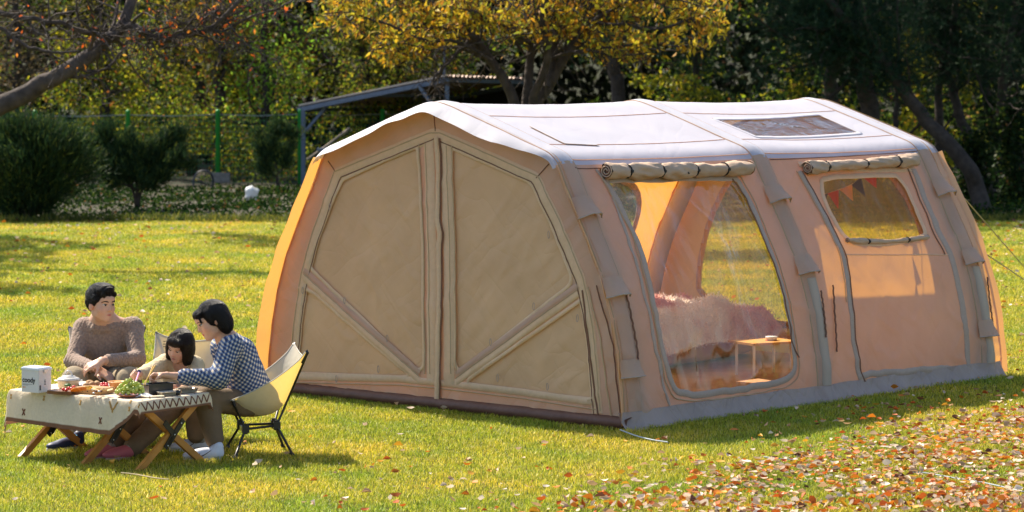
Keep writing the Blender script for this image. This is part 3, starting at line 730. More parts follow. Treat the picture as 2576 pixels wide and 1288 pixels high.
def scatter_nodes(o, x0, x1, y0, y1, step):
    ng = bpy.data.node_groups.new('grass_repeat', 'GeometryNodeTree')
    ng.interface.new_socket('Geometry', in_out='INPUT', socket_type='NodeSocketGeometry'); ng.interface.new_socket('Geometry', in_out='OUTPUT', socket_type='NodeSocketGeometry')
    N = ng.nodes; L = ng.links; gi = N.new('NodeGroupInput'); go = N.new('NodeGroupOutput')
    nx = int(round((x1 - x0) / step)) + 1; ny = int(round((y1 - y0) / step)) + 1
    gr = N.new('GeometryNodeMeshGrid'); gr.inputs['Size X'].default_value = (nx - 1) * step; gr.inputs['Size Y'].default_value = (ny - 1) * step
    gr.inputs['Vertices X'].default_value = nx; gr.inputs['Vertices Y'].default_value = ny
    iop = N.new('GeometryNodeInstanceOnPoints'); rv = N.new('FunctionNodeRandomValue'); rv.data_type = 'INT'
    rv.inputs[4].default_value = 0; rv.inputs[5].default_value = 3
    mu = N.new('ShaderNodeMath'); mu.operation = 'MULTIPLY'; mu.inputs[1].default_value = math.pi / 2; L.new(rv.outputs[2], mu.inputs[0])
    cx = N.new('ShaderNodeCombineXYZ'); L.new(mu.outputs[0], cx.inputs[2])
    L.new(gr.outputs[0], iop.inputs['Points']); L.new(gi.outputs[0], iop.inputs['Instance']); L.new(cx.outputs[0], iop.inputs['Rotation'])
    L.new(iop.outputs[0], go.inputs[0])
    md = o.modifiers.new('repeat', 'NODES'); md.node_group = ng
    o.location = ((x0 + x1) / 2, (y0 + y1) / 2, 0)
for (y0, y1, n, h0, h1, wd, xm, sd_) in ((14, 20, 7500, .012, .034, .0022, .195, 1), (21, 29, 3800, .014, .038, .0032, .195, 2), (30, 39, 2300, .025, .055, .0045, .195, 3), (40, 46, 1700, .03, .06, .006, .195, 4)):
    V, F, c = sod(n, h0, h1, wd, sd_)
    o = mk('grass', V, F, grass_m, col=c); o['kind'] = 'stuff'
    hw = math.ceil(y1 * xm) + .5
    scatter_nodes(o, -hw, hw, y0 + .5, y1 + .5, 1.0)
# ragged grass along the lawn's far edge
n = 9000; x = rng.uniform(-10, 10, n); y = edgeY(x) + rng.normal(0, .25, n)
leafmesh('edge_grass', np.stack([x, y, rng.uniform(.02, .12, n)], 1), rng.uniform(.1, .22, n), pick(rng, n, [(.10, .13, .02), (.2, .19, .03), (.06, .08, .02)]), foliage, aspect=.08, up=(0, 0, 1), kind='stuff')

# ---- fallen leaves
LEAFPAL = [(.62, .46, .32), (.52, .33, .18), (.52, .12, .02), (.62, .20, .02), (.22, .09, .04), (.72, .60, .48), (.65, .33, .03), (.12, .05, .03)]
LEAFW = [3.0, 3.4, 2.4, 2.6, 1.0, 2.2, 1.8, .5]
def leaf_density(u, v):
    d = 5.0 + 2 * (v < 700)
    lr = np.clip((u - 1150) / 900, 0, 1) * np.clip((v - (1280 - (u - 1060) * .175)) / 90, 0, 1)
    band = np.exp(-((v - 1075 - (2300 - u) * .03) / 55) ** 2) * np.clip((u - 1800) / 500, 0, 1)
    near = np.clip((v - 1100) / 150, 0, 1) * np.clip((u - 150) / 900, 0, 1)
    return d + 560 * lr + 75 * band + 18 * near + 6 * np.clip((u - 2400) / 100, 0, 1)
r5 = np.random.default_rng(55)
N_ = 900000; yy = r5.uniform(13.5, 47, N_); xx = r5.uniform(-1, 1, N_) * yy * .28
uu = CU + xx / yy * FPX; vv = CV + CAMH / yy * FPX
dens = N_ / np.sum(2 * .19 * 32 * 31) ; area = (47 ** 2 - 15 ** 2) / 2 * .38; # metres squared covered by the sampling
rate = leaf_density(np.clip(uu, 0, 2576), np.minimum(vv, 1288)) * (yy * .56 * 33.5 / N_)
clump = np.clip(.75 + 1.1 * (vnoise(xx * 2.3, yy * 2.3, 5)), .1, 2)
ok = r5.random(N_) < rate * clump
T_l = np.stack([(xx - T0[0]) * TX[0] + (yy - T0[1]) * TX[1], (xx - T0[0]) * TY[0] + (yy - T0[1]) * TY[1]], 1)
ok &= ~((T_l[:, 0] > -.1) & (T_l[:, 0] < LEN + .1) & (np.abs(T_l[:, 1]) < 1.85))
xx, yy, uu, vv = xx[ok], yy[ok], uu[ok], vv[ok]
order = np.argsort(yy + (np.abs(uu - CU) > 1300) * 100 + (vv > 1300) * 100); xx, yy, uu, vv = xx[order], yy[order], uu[order], vv[order]
def one_leaf(r, L=.065, n=5):
    """curled dry leaf: midrib with two lobes, pointed ends"""
    t = np.linspace(0, 1, n); w_ = np.sin(math.pi * t ** .85) * L * r.uniform(.2, .33); w_[0] = w_[-1] = .0008
    z = .25 * L * r.uniform(-.5, 1) * (2 * t - 1) ** 2 + .006; cur = r.uniform(-.2, 2.2)
    V = np.concatenate([np.stack([(t - .5) * L, w_, z + w_ * cur], 1), np.stack([(t - .5) * L, 0 * t, z], 1), np.stack([(t - .5) * L, -w_, z + w_ * cur * r.uniform(.3, 1)], 1)])
    F = []
    for k in range(n - 1): F += [(k, k + 1, n + k + 1, n + k), (n + k, n + k + 1, 2 * n + k + 1, 2 * n + k)]
    return V, F
NI = 300
prot = []; FS = 1.15
for k in range(16):
    V, F = one_leaf(r5)
    me = mk('fallen_leaf', V, F, dry_leaf, col=np.tile(np.array(LEAFPAL[k % 8]) * r5.uniform(.85, 1.15), (len(V), 1)))
    prot.append(me)
cname = ['cream', 'tan', 'russet', 'orange', 'brown', 'pale', 'amber', 'dark brown']
wk = np.array(LEAFW)[np.arange(16) % 8]; wk = wk / wk.sum()
used = set()
for i in range(NI):
    k = int(r5.choice(16, p=wk)) if i >= 16 else i
    if i < 16: o = prot[i]
    else: o = prot[k].copy(); COL.objects.link(o)
    o.location = (xx[i], yy[i], .034 + r5.uniform(0, .02)); o.rotation_euler = (r5.normal(0, .5), r5.normal(0, .4), r5.uniform(0, 6.28)); s_ = r5.uniform(.45, 1.1); o.scale = (s_, s_, s_)
    tag(o, '%s curled dry leaf on the lawn, %s' % (cname[k % 8], 'in front of the picnic table' if uu[i] < 1000 else 'near the bottom edge below the tent' if uu[i] < 1500 else 'in the scatter right of bottom centre' if uu[i] < 2050 else 'in the scatter by the bottom right corner'), 'leaf', 'fallen leaves in the foreground')
n = len(xx) - NI; r = r5
Vs, Fs, Cs, b0 = [], [], [], 0
shapes = [one_leaf(r5, n=4) for _ in range(12)]
k_ = r5.integers(0, 12, n); rz = r5.uniform(0, 6.28, n); rx = r5.normal(0, .6, n); sc_ = r5.uniform(.4, 1.05, n) * (1 + np.clip((yy[NI:] - 22) / 60, 0, .5))
cc_ = pick(r5, n, LEAFPAL, LEAFW)
for q in range(12):
    idx = np.where(k_ == q)[0]; V, F = shapes[q]; m_ = len(V)
    c, s = np.cos(rz[idx]), np.sin(rz[idx]); P = V[None] * sc_[idx, None, None]
    y1 = P[..., 1] * np.cos(rx[idx])[:, None] - P[..., 2] * np.sin(rx[idx])[:, None]; z1 = P[..., 1] * np.sin(rx[idx])[:, None] + P[..., 2] * np.cos(rx[idx])[:, None]
    x2 = P[..., 0] * c[:, None] - y1 * s[:, None] + xx[NI:][idx, None]; y2 = P[..., 0] * s[:, None] + y1 * c[:, None] + yy[NI:][idx, None]
    Vs.append(np.stack([x2, y2, z1 + .038 + .02 * r5.random((len(idx), 1))], -1).reshape(-1, 3)); Cs.append(np.repeat(cc_[idx], m_, 0))
    Fs.append((np.array(F)[None] + (np.arange(len(idx)) * m_)[:, None, None]).reshape(-1, 4) + b0); b0 += len(idx) * m_
o = mk('fallen_leaves', np.concatenate(Vs), np.concatenate(Fs), dry_leaf, col=np.concatenate(Cs)); o['kind'] = 'stuff'

# ---- ivy and low plants between lawn and fence
def leafcloud(name, x0, x1, y0, y1, zfun, n, size, pal, wts, m=foliage, kind='stuff', seed=1, aspect=.6, gap=.0, gs=1.0, droop=0):
    r = np.random.default_rng(seed); x = r.uniform(x0, x1, n); y = r.uniform(y0, y1, n); z = zfun(x, y, r.random(n))
    if gap:
        k = (vnoise(x * gs, z * gs * 1.2, seed) + .5 * vnoise(x * gs * 2.7, z * gs * 2.7, seed + 1)) > gap - .5; x, y, z = x[k], y[k], z[k]
    n = len(x); return leafmesh(name, np.stack([x, y, z], 1), r.uniform(size[0], size[1], n), pick(r, n, pal, wts), m, aspect=aspect, kind=kind, r=r, droop=droop)
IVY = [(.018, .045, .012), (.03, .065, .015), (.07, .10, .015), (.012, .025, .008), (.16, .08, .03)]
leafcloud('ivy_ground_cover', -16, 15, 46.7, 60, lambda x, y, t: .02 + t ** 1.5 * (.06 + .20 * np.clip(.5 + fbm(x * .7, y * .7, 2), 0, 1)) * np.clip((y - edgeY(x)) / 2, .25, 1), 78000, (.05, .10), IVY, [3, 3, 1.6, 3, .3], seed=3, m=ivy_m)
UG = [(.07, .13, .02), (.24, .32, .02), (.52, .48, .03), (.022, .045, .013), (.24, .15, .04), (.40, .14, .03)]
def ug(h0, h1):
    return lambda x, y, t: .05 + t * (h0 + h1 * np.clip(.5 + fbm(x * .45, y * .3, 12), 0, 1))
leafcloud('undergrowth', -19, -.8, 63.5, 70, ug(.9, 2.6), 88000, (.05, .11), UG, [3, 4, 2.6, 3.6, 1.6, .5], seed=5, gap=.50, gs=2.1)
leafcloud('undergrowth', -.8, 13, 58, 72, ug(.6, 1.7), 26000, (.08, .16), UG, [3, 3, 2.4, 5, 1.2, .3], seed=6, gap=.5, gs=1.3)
# climbing leaves and mixed twiggy wood behind the fence, left
leafcloud('woodland_leaves', -19, 0, 68, 76, lambda x, y, t: .5 + t * 6, 125000, (.06, .12), UG, [4, 3, 2.0, 4.5, 1.5, .6], seed=7, gap=.56, gs=1.5)
leafcloud('woodland_leaves', -1, 15, 66, 76, lambda x, y, t: .4 + t * 6, 42000, (.09, .17), UG, [4, 2.0, 1.2, 7, 1.0, .2], seed=8, gap=.52, gs=1.0)
leafcloud('woodland_leaves', -20, 20, 77, 82, lambda x, y, t: t * 9, 42000, (.22, .45), [(.02, .025, .012), (.03, .04, .015), (.015, .02, .01), (.06, .05, .02)], [3, 3, 3, 1], seed=9, aspect=.7)
leafcloud('undergrowth', 7.8, 10.8, 60.5, 62.5, lambda x, y, t: .3 + t * 3.2, 7500, (.08, .16), [(.42, .38, .02), (.25, .28, .02), (.10, .13, .02), (.5, .3, .03)], [3, 3, 2, 1], seed=31, gap=.5, gs=1.6)
leafcloud('undergrowth', 2.6, 6.5, 60.5, 62.5, lambda x, y, t: .6 + t * 1.9, 6500, (.08, .16), [(.42, .38, .02), (.22, .25, .02), (.08, .11, .02), (.5, .3, .03)], [3, 3, 3, 1], seed=32, gap=.52, gs=1.6)
leafcloud('undergrowth', -11, -6, 66.2, 68, lambda x, y, t: .6 + t * 3.0, 12000, (.05, .12), [(.48, .42, .02), (.26, .32, .02), (.14, .2, .02)], [3, 3, 1], seed=33, gap=.52, gs=1.2)
# unseen leaf layer added overhead to keep the wood in shade
leafcloud('unseen_shade_leaves', -26, 16, 66, 80, lambda x, y, t: 6 + t * 3, 4500, (.3, .55), UG, [3, 2, 1, 4, 1, .3], seed=10, aspect=.8, gap=.52, gs=.7)
leafcloud('unseen_shade_leaves', -2, 18, 50, 72, lambda x, y, t: 6 + t * 3.5, 20000, (.3, .55), [(.03, .05, .02), (.04, .06, .025)], [1, 1], seed=11, aspect=.8, gap=.46, gs=.35)

# ---- trees
def tube_xyz(mb, pts, r, n=7): return mb.tube(np.asarray(pts), r, n)
def wob(P, a, seed):
    P = np.array(P, float); k = np.arange(len(P)); s = np.linspace(0, 1, len(P))
    for j in range(3): P[:, j] += a * vnoise(k * .45, k * 0 + j * 7, seed) * np.sin(math.pi * np.clip(s * 1.2, 0, 1))
    return P
class Tree:
    def __init__(s, base, label, group=None, name='tree', cat='tree', barkm=None, seed=0):
        s.root = empty(name, tuple(base), 0, label, cat, group); s.b = np.array(base); s.mb = MB(); s.r = np.random.default_rng(seed)
        s.tips = []; s.m = barkm or bark; s.seed = seed
    def limb(s, pts, r0, r1, n=8, wobble=.06, smooth=24):
        P = spline(pts, smooth); P = wob(P, wobble, s.seed + len(s.mb.V)); P[0] = pts[0]
        rr = np.linspace(r0, r1, len(P)); s.mb.tube(P - s.b, rr, n); return P, rr
    def twigs(s, P, rr, num, L, depth=1, spread=.8, upw=.1, lo=.25, thin=.35):
        for k in range(num):
            i = int(s.r.uniform(lo, 1) * (len(P) - 1)); p = P[i]; T = P[min(i + 1, len(P) - 1)] - P[max(i - 1, 0)]; T /= np.linalg.norm(T) + 1e-9
            d = T + s.r.normal(size=3) * spread + np.array([0, 0, upw]); d /= np.linalg.norm(d); l = L * s.r.uniform(.5, 1.2)
            q = [p, p + d * l * .5 + s.r.normal(size=3) * l * .08, p + d * l + s.r.normal(size=3) * l * .15 + np.array([0, 0, upw * l * .3])]
            r0 = max(.006, rr[i] * thin); PP, R2 = s.limb(q, r0, max(.003, r0 * .3), 5 if depth > 0 else 4, l * .12, 8)
            if depth > 0: s.twigs(PP, R2, max(3, num // 3), L * .5, depth - 1, spread, upw, .2)
            else: s.tips.append(PP)
            if depth > 0: s.tips.append(PP)
    def done(s, name='trunk'):
        return s.mb.obj(name, s.m, s.root, True)
    def crown(s, n, size, pal, wts, jit=.12, m=foliage, aspect=.42, name='crown', droop=.4, zlim=None):
        T = np.concatenate(s.tips)
        if zlim is not None:
            wt = np.concatenate([np.full(len(q), s.r.uniform(.02, 1) ** 2.2) for q in s.tips]); i = s.r.choice(len(T), n, p=wt / wt.sum())
        else: i = s.r.integers(0, len(T), n)
        C = T[i] + s.r.normal(size=(n, 3)) * jit
        if zlim is not None: C = C[C[:, 2] > np.interp(C[:, 0] - s.b[0], zlim[0], zlim[1]) + .25 * (fbm(C[:, 0] * 2.2, C[:, 1] * 2, 5) + .3 * s.r.normal(size=n))]; n = len(C)
        return leafmesh(name, C - s.b, s.r.uniform(size[0], size[1], n), pick(s.r, n, pal, wts), m, s.root, aspect=aspect, droop=droop, r=s.r)

# autumn tree behind the tent
A = np.array
def PT(Y, pts, dy=None): return [at(u, v, Y + (dy[i] if dy else 0)) for i, (u, v) in enumerate(pts)]
t = Tree(A([.2, 40, 0]), 'golden autumn tree with several forked stems rising behind the tent roof', barkm=bark, seed=3)
bY = 40
base = A([.2, 40, -.05])
stems = [([(1330, 560), (1300, 300), (1275, 215), (1235, 150), (1195, 95), (1150, 30), (1120, -60), (1060, -200)], .09, 0),
         ([(1335, 560), (1322, 300), (1330, 200), (1335, 110), (1318, 0), (1300, -130), (1290, -320)], .085, .3),
         ([(1338, 560), (1340, 300), (1352, 220), (1375, 150), (1365, 60), (1380, -40), (1420, -250)], .075, -.3),
         ([(1342, 560), (1345, 300), (1375, 220), (1420, 140), (1480, 60), (1560, -10), (1640, -110), (1700, -260)], .095, .1),
         ([(1375, 220), (1392, 140), (1400, 60), (1430, -20), (1500, -160)], .06, .4)]
for pts, r0, dd in stems:
    P, rr = t.limb([at(u, v, bY + dd * i * .5) for i, (u, v) in enumerate(pts)], r0, .03)
    t.twigs(P, rr, 22, 1.3, 1, .9, .05, .45)
# low outer boughs that carry the visible leaves
for pts in ([(1235, 150), (1150, 110), (1060, 90), (960, 60), (880, 35), (820, 30)], [(1195, 95), (1100, 60), (1000, 100), (930, 120)], [(1150, 30), (1060, 60), (1000, 90), (1090, 130)],
            [(1420, 140), (1500, 120), (1600, 110), (1700, 120), (1770, 105)], [(1480, 60), (1560, 60), (1660, 70), (1760, 50), (1800, 70)], [(1375, 150), (1450, 120), (1560, 140), (1640, 150)],
            [(1150, 30), (1040, 0), (940, -10), (850, 0)], [(1480, 40), (1600, 10), (1700, 0), (1800, 20)], [(1330, 110), (1260, 60), (1200, 30), (1130, 20)], [(1320, 30), (1400, 30), (1480, 20)],
            [(1180, 110), (1130, 150), (1095, 190), (1085, 215)]):
    for dd in (-.8, .5):
        P, rr = t.limb([at(u, v + t.r.normal(0, 8), bY + dd * (.3 + i * .35)) for i, (u, v) in enumerate(pts)], .03, .008, 6)
        t.twigs(P, rr, 12, .42, 1, 1.0, -.15, .2, .5)
t.done()
AUT = [(.54, .36, .025), (.50, .25, .02), (.60, .44, .04), (.24, .26, .03), (.46, .40, .03), (.34, .15, .02)]
zu = A([790, 870, 930, 990, 1050, 1090, 1130, 1180, 1300, 1420, 1500, 1600, 1700, 1780, 1830]); zv = A([50, 95, 145, 178, 165, 120, 100, 95, 95, 100, 140, 145, 155, 125, 40])
t.crown(9400, (.07, .155), AUT, [3, 2.6, 2, 2.4, 2, 1.4], .07, droop=.9, aspect=.38, zlim=((zu - CU) / FPX * 40 - .2, CAMH + (CV - zv) / FPX * 40))

# big bare limb on the left
t = Tree(at(-330, 200, 36) * A([1, 1, 0]), 'nearly bare tree leaning in from the left edge with a thick mottled limb', barkm=bark_pale, seed=8)
P, rr = t.limb([t.b, at(-300, 480, 36), at(-160, 350, 36), at(-60, 305, 36), at(0, 268, 36), at(80, 225, 36), at(150, 185, 36), at(220, 140, 36.2), at(270, 100, 36.3), at(300, 75, 36.4), at(325, 20, 36.5), at(345, -60, 36.6), at(400, -220, 37)], .17, .05, 10, .05, 60)
t.twigs(P, rr, 10, 1.1, 2, .9, .2, .5, .3)
P, rr = t.limb([at(296, 80, 36.4), at(335, 66, 36.3), at(372, 88, 36.2), at(410, 97, 36.1), at(470, 88, 36), at(530, 72, 35.9), at(590, 15, 35.8), at(650, -50, 35.8)], .06, .025, 8, .04, 50)
t.twigs(P, rr, 26, .75, 2, 1.0, 0, .1, .45)
P, rr = t.limb([at(-80, 10, 36), at(0, 32, 36), at(70, 46, 36), at(150, 58, 36), (at(210, 82, 36)), at(275, 88, 36.2)], .04, .03, 6, .04, 40)
t.twigs(P, rr, 16, .8, 1, 1.0, 0, .1, .45)
P, rr = t.limb([at(-80, 40, 35), at(0, 72, 35), at(60, 112, 35), at(130, 132, 35), at(200, 128, 35.2)], .035, .012, 6, .04, 40)
t.twigs(P, rr, 12, .6, 1, 1.0, 0, .1, .45)
P, rr = t.limb([at(560, 80, 36), at(640, 40, 36), at(720, 10, 36), at(780, -30, 36)], .02, .008, 5, .04, 30); t.twigs(P, rr, 8, .5, 1, 1, 0, .1, .5)
t.done(); t.crown(230, (.06, .10), [(.62, .12, .02), (.55, .20, .03), (.5, .3, .05)], [4, 2, 1], .05, name='leaves')
n = 9500; C = np.stack([t.r.uniform(-13.5, -6.2, n), t.r.uniform(35.5, 47, n), t.r.uniform(5.0, 7.4, n)], 1)
C = C[(fbm(C[:, 0] * .45, C[:, 1] * .28, 77, 2) > -.08)]
leafmesh('crown', C - t.b, t.r.uniform(.2, .4, len(C)), pick(t.r, len(C), UG, [3, 2, 1, 3, 1, 1]), foliage, t.root, aspect=.7, r=t.r)  # unseen leaf mass above the view, added to throw shadow streaks on the lawn

# leaning dark tree left of the shed
t = Tree(A([-3.1, 69, 0]), 'dark forked tree behind the shed, slanting up to the left', seed=12)
P, rr = t.limb([t.b, at(960, 400, 69), at(935, 280, 69), at(860, 175, 68.8), at(800, 130, 68.5), at(709, 79, 68), at(612, 4, 67.5), at(520, -90, 67)], .2, .07, 9, .06, 50); t.twigs(P, rr, 12, 1.6, 2, .9, .2, .4, .3)
P, rr = t.limb([at(805, 132, 68.5), at(745, 65, 68.8), at(682, 0, 69), at(640, -80, 69)], .11, .06, 8, .05, 30); t.twigs(P, rr, 8, 1.2, 2, .9, .2, .4, .3)
t.done(); t.crown(2600, (.09, .15), [(.10, .16, .02), (.20, .22, .02), (.3, .2, .04)], [3, 3, 1], .25)

# trunks of the wood on the left, each with its own crown
LT = [(40, 66, .12, 0, 'thin dark tree at the far left of the wood beyond the fence', 1),
      (252, 67, .17, .25, 'dark trunk with broad flared foot in the wood above the V-shaped juniper', 2),
      (478, 68, .15, .35, 'slanting dark trunk left of the straight one above the green fence', 3),
      (548, 66, .17, .02, 'straight dark trunk rising directly behind the green fence post', 4),
      (668, 65.5, .12, -.1, 'slim tree with bright green leaves high in the wood', 5),
      (905, 69, .15, .1, 'dark trunk in the wood just above the lower end of the shed roof', 6),
      (1010, 70, .13, -.1, 'slim dark trunk in the wood above the middle of the shed roof', 7)]
PALS = {1: ([(.12, .09, .05), (.08, .07, .04), (.2, .14, .05)], [3, 3, 1]), 2: ([(.28, .24, .02), (.16, .17, .02), (.09, .1, .02)], [2, 3, 2]), 3: ([(.30, .26, .02), (.16, .18, .02)], [3, 3]),
        4: ([(.34, .26, .03), (.14, .16, .02), (.35, .12, .03)], [3, 3, .7]), 5: ([(.20, .42, .03), (.32, .52, .05)], [2, 3]), 6: ([(.12, .16, .02), (.22, .2, .02)], [3, 2]), 7: ([(.12, .15, .02), (.25, .2, .03)], [3, 2])}
for (u, Y, r0, ln, lab, k) in LT:
    b_ = at(u, 200, Y) * A([1, 1, 0]); t = Tree(b_, lab, 'trees of the wood beyond the fence', seed=20 + k)
    H = 7.0; P, rr = t.limb([b_, b_ + A([ln * .5, 0, 1.6]), b_ + A([ln * .3, .1, 3.2]), b_ + A([-ln * .4, 0, 5]), b_ + A([0, 0, H])], r0, .04, 9, .15, 30)
    t.twigs(P, rr, 26, 1.5, 1, 1.2, .3, .22, .35); t.done()
    t.crown(3400 if k != 5 else 2600, (.08, .15), PALS[k][0], PALS[k][1], .28, droop=.3)

# pines and leaning trunks on the right
def pine_tufts(t, n, pal=((.012, .035, .018), (.02, .05, .025), (.035, .07, .03)), L=.13, jit=.22):
    T = np.concatenate(t.tips); i = t.r.integers(0, len(T), n); C = T[i] + t.r.normal(size=(n, 3)) * jit; k = 9
    d = t.r.normal(size=(n, k, 3)) + A([0, 0, .5]); d /= np.linalg.norm(d, axis=2, keepdims=True)
    s = np.cross(d, t.r.normal(size=(n, k, 3))); s /= np.linalg.norm(s, axis=2, keepdims=True)
    B = np.repeat(C[:, None], k, 1); L_ = L * t.r.uniform(.7, 1.3, (n, k, 1))
    V = np.stack([B - s * .006, B + s * .006, B + d * L_], 2).reshape(-1, 3) - t.b
    c = np.repeat(pick(t.r, n, pal), k * 3, 0)
    return mk('crown', V, np.arange(len(V)).reshape(-1, 3), needles, t.root, False, col=c)
RT = [(1562, 58, .17, [(1562, 480), (1556, 250), (1548, 160), (1545, 60), (1530, -80), (1525, -300)], 'dark pine standing beyond the tent ridge, right of the golden tree', 900),
      (1745, 64, .10, [(1745, 440), (1740, 250), (1748, 150), (1735, 20), (1740, -200)], 'thin pine between the golden tree and the thick pines', 700),
      (2093, 52, .15, [(2093, 500), (2092, 260), (2090, 180), (2096, 100), (2100, 20), (2110, -120), (2120, -300)], 'straight pine with a sunlit edge directly above the far end of the tent', 1100),
      (2172, 51, .20, [(2195, 500), (2190, 300), (2175, 210), (2150, 140), (2125, 90), (2090, 10), (2070, -200)], 'thick dark pine bending left just behind the far end of the roof', 1100),
      (2262, 60, .07, [(2262, 480), (2255, 300), (2260, 220), (2262, 120), (2250, -60)], 'slim straight stem between the bending pine and the leaning trunk', 300),
      (2440, 50, .17, [(2475, 540), (2455, 470), (2435, 420), (2380, 350), (2325, 300), (2285, 250), (2240, 175), (2180, 100), (2100, 20), (2000, -120)], 'long dark trunk leaning up to the left across the wood', 900),
      (2365, 56, .10, [(2368, 500), (2362, 300), (2366, 200), (2372, 100), (2350, 0), (2340, -200)], 'upright dark stem crossing behind the leaning trunk', 700),
      (2450, 55, .13, [(2500, 520), (2470, 430), (2430, 330), (2400, 250), (2390, 180), (2400, 60), (2420, -160)], 'curved trunk right of the leaning one, bowing to the left', 900),
      (2500, 58, .12, [(2510, 480), (2498, 330), (2480, 250), (2470, 150), (2490, 20), (2480, -200)], 'ivy-clad trunk near the right side of the wood', 900),
      (2560, 53, .14, [(2600, 540), (2570, 420), (2540, 330), (2520, 260), (2540, 120), (2560, 0), (2570, -220)], 'dark trunk slanting beside the right edge of the wood', 1000),
      (2700, 50, .15, [(2700, 540), (2690, 300), (2680, 0), (2700, -250)], 'pine whose boughs reach in from beyond the right edge', 1200)]
for k, (u, Y, r0, pts, lab, nt_) in enumerate(RT):
    b_ = at(pts[0][0], 200, Y) * A([1, 1, 0]); t = Tree(b_, lab, 'pines and trunks on the right', 'pine_tree' if nt_ > 500 else 'tree', 'tree', barkm=bark if k != 2 else bark_pale, seed=60 + k)
    P, rr = t.limb([b_] + [at(a, b, Y + .4 * vnoise(A([i * .7]), A([k * 1.0]), 4)[0]) for i, (a, b) in enumerate(pts[1:])], r0, r0 * .4, 9, .08, 44)
    t.twigs(P, rr, 16, 1.7, 1, 1.1, .1, .42, .3); n0 = len(t.tips)
    t.done(); T_ = np.concatenate(t.tips)
    t.tips = [T_[T_[:, 2] > (2.3 if k not in (0, 1) else 2.6)]]
    pine_tufts(t, int(nt_ * 2.6))
# bough of pine needles hanging between, and leaf curtains of climbing ivy on the right trunks
r_ = np.random.default_rng(90)
for (u, Y, v0, v1) in ((2505, 57, 250, 520), (2450, 54, 340, 520), (2545, 52.5, 260, 540)):
    n = 2200; v_ = r_.uniform(v0, v1, n); u_ = u + r_.normal(0, 16, n); C = np.stack([at(a, b, Y - .2) for a, b in zip(u_, v_)]) + r_.normal(size=(n, 3)) * .12
    o = leafmesh('climbing_ivy', C, r_.uniform(.06, .11, n), pick(r_, n, IVY, [3, 3, 2, 3, .3]), foliage, aspect=.8, kind='stuff')

# ---- junipers
def juniper(base, label, stems, n, seed, jit=.10, L=.11, rad=.03, tw=12, tl=.38, q0=4):
    t = Tree(base, label, None, 'juniper_shrub', 'shrub', seed=seed)
    for s_ in stems:
        P, rr = t.limb([base] + [base + A(q) for q in s_], rad, .008, 6, .05, 16); t.tips.append(P[len(P) // q0:]); t.twigs(P, rr, tw, tl, 1, .55, .35, .25 if q0 > 3 else .5, .5)
    t.done('stems')
    T = np.concatenate(t.tips); i = t.r.integers(0, len(T), n); C = T[i] + t.r.normal(size=(n, 3)) * jit
    C[:, 2] = np.maximum(C[:, 2], .05); out = (C - base); out[:, 2] = np.abs(out[:, 2]) * .9 + .25; out /= np.linalg.norm(out, axis=1, keepdims=True)
    d = out + t.r.normal(size=(n, 3)) * .35; d /= np.linalg.norm(d, axis=1, keepdims=True)
    s = np.cross(d, t.r.normal(size=(n, 3))); s /= np.linalg.norm(s, axis=1, keepdims=True); l = L * t.r.uniform(.6, 1.5, (n, 1))
    V = np.stack([C - s * .010, C + s * .010, C + d * l], 1).reshape(-1, 3) - base
    mk('foliage', V, np.arange(len(V)).reshape(-1, 3), needles, t.root, False, col=np.repeat(pick(t.r, n, [(.018, .04, .018), (.03, .065, .022), (.07, .11, .025), (.14, .17, .03)], [3, 3, 1.6, .5]), 3, 0))  # palest needle tone puts sunlit tips into the colour
b_ = at(70, 200, 47.6) * A([1, 1, 0]); rj = np.random.default_rng(4)
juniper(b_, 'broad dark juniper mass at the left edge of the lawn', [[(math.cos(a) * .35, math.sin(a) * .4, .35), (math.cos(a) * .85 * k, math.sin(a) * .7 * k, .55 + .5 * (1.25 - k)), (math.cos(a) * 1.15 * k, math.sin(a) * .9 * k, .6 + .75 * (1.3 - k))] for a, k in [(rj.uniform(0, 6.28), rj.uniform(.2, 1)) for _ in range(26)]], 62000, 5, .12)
b_ = at(345, 200, 50) * A([1, 1, 0])
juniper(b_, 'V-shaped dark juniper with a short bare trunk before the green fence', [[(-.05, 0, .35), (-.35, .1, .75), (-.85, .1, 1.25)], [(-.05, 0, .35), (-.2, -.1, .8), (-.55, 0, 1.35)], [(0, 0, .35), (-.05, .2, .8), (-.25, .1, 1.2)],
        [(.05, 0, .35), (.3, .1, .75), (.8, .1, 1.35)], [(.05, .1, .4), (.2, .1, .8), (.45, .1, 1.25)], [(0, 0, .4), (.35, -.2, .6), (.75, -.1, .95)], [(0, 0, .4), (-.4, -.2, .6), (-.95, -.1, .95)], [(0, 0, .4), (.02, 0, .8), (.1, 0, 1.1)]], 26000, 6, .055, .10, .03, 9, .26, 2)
b_ = at(700, 200, 58.5) * A([1, 1, 0])
juniper(b_, 'small ragged juniper by the fence between two green posts', [[(0, 0, .4), (-.1, 0, .9), (.1, 0, 1.55)], [(0, 0, .4), (.2, 0, .8), (.25, 0, 1.3)], [(0, 0, .3), (-.3, 0, .6), (-.35, 0, 1.1)]], 6000, 7, .06, .10, .02, 8, .22, 2)

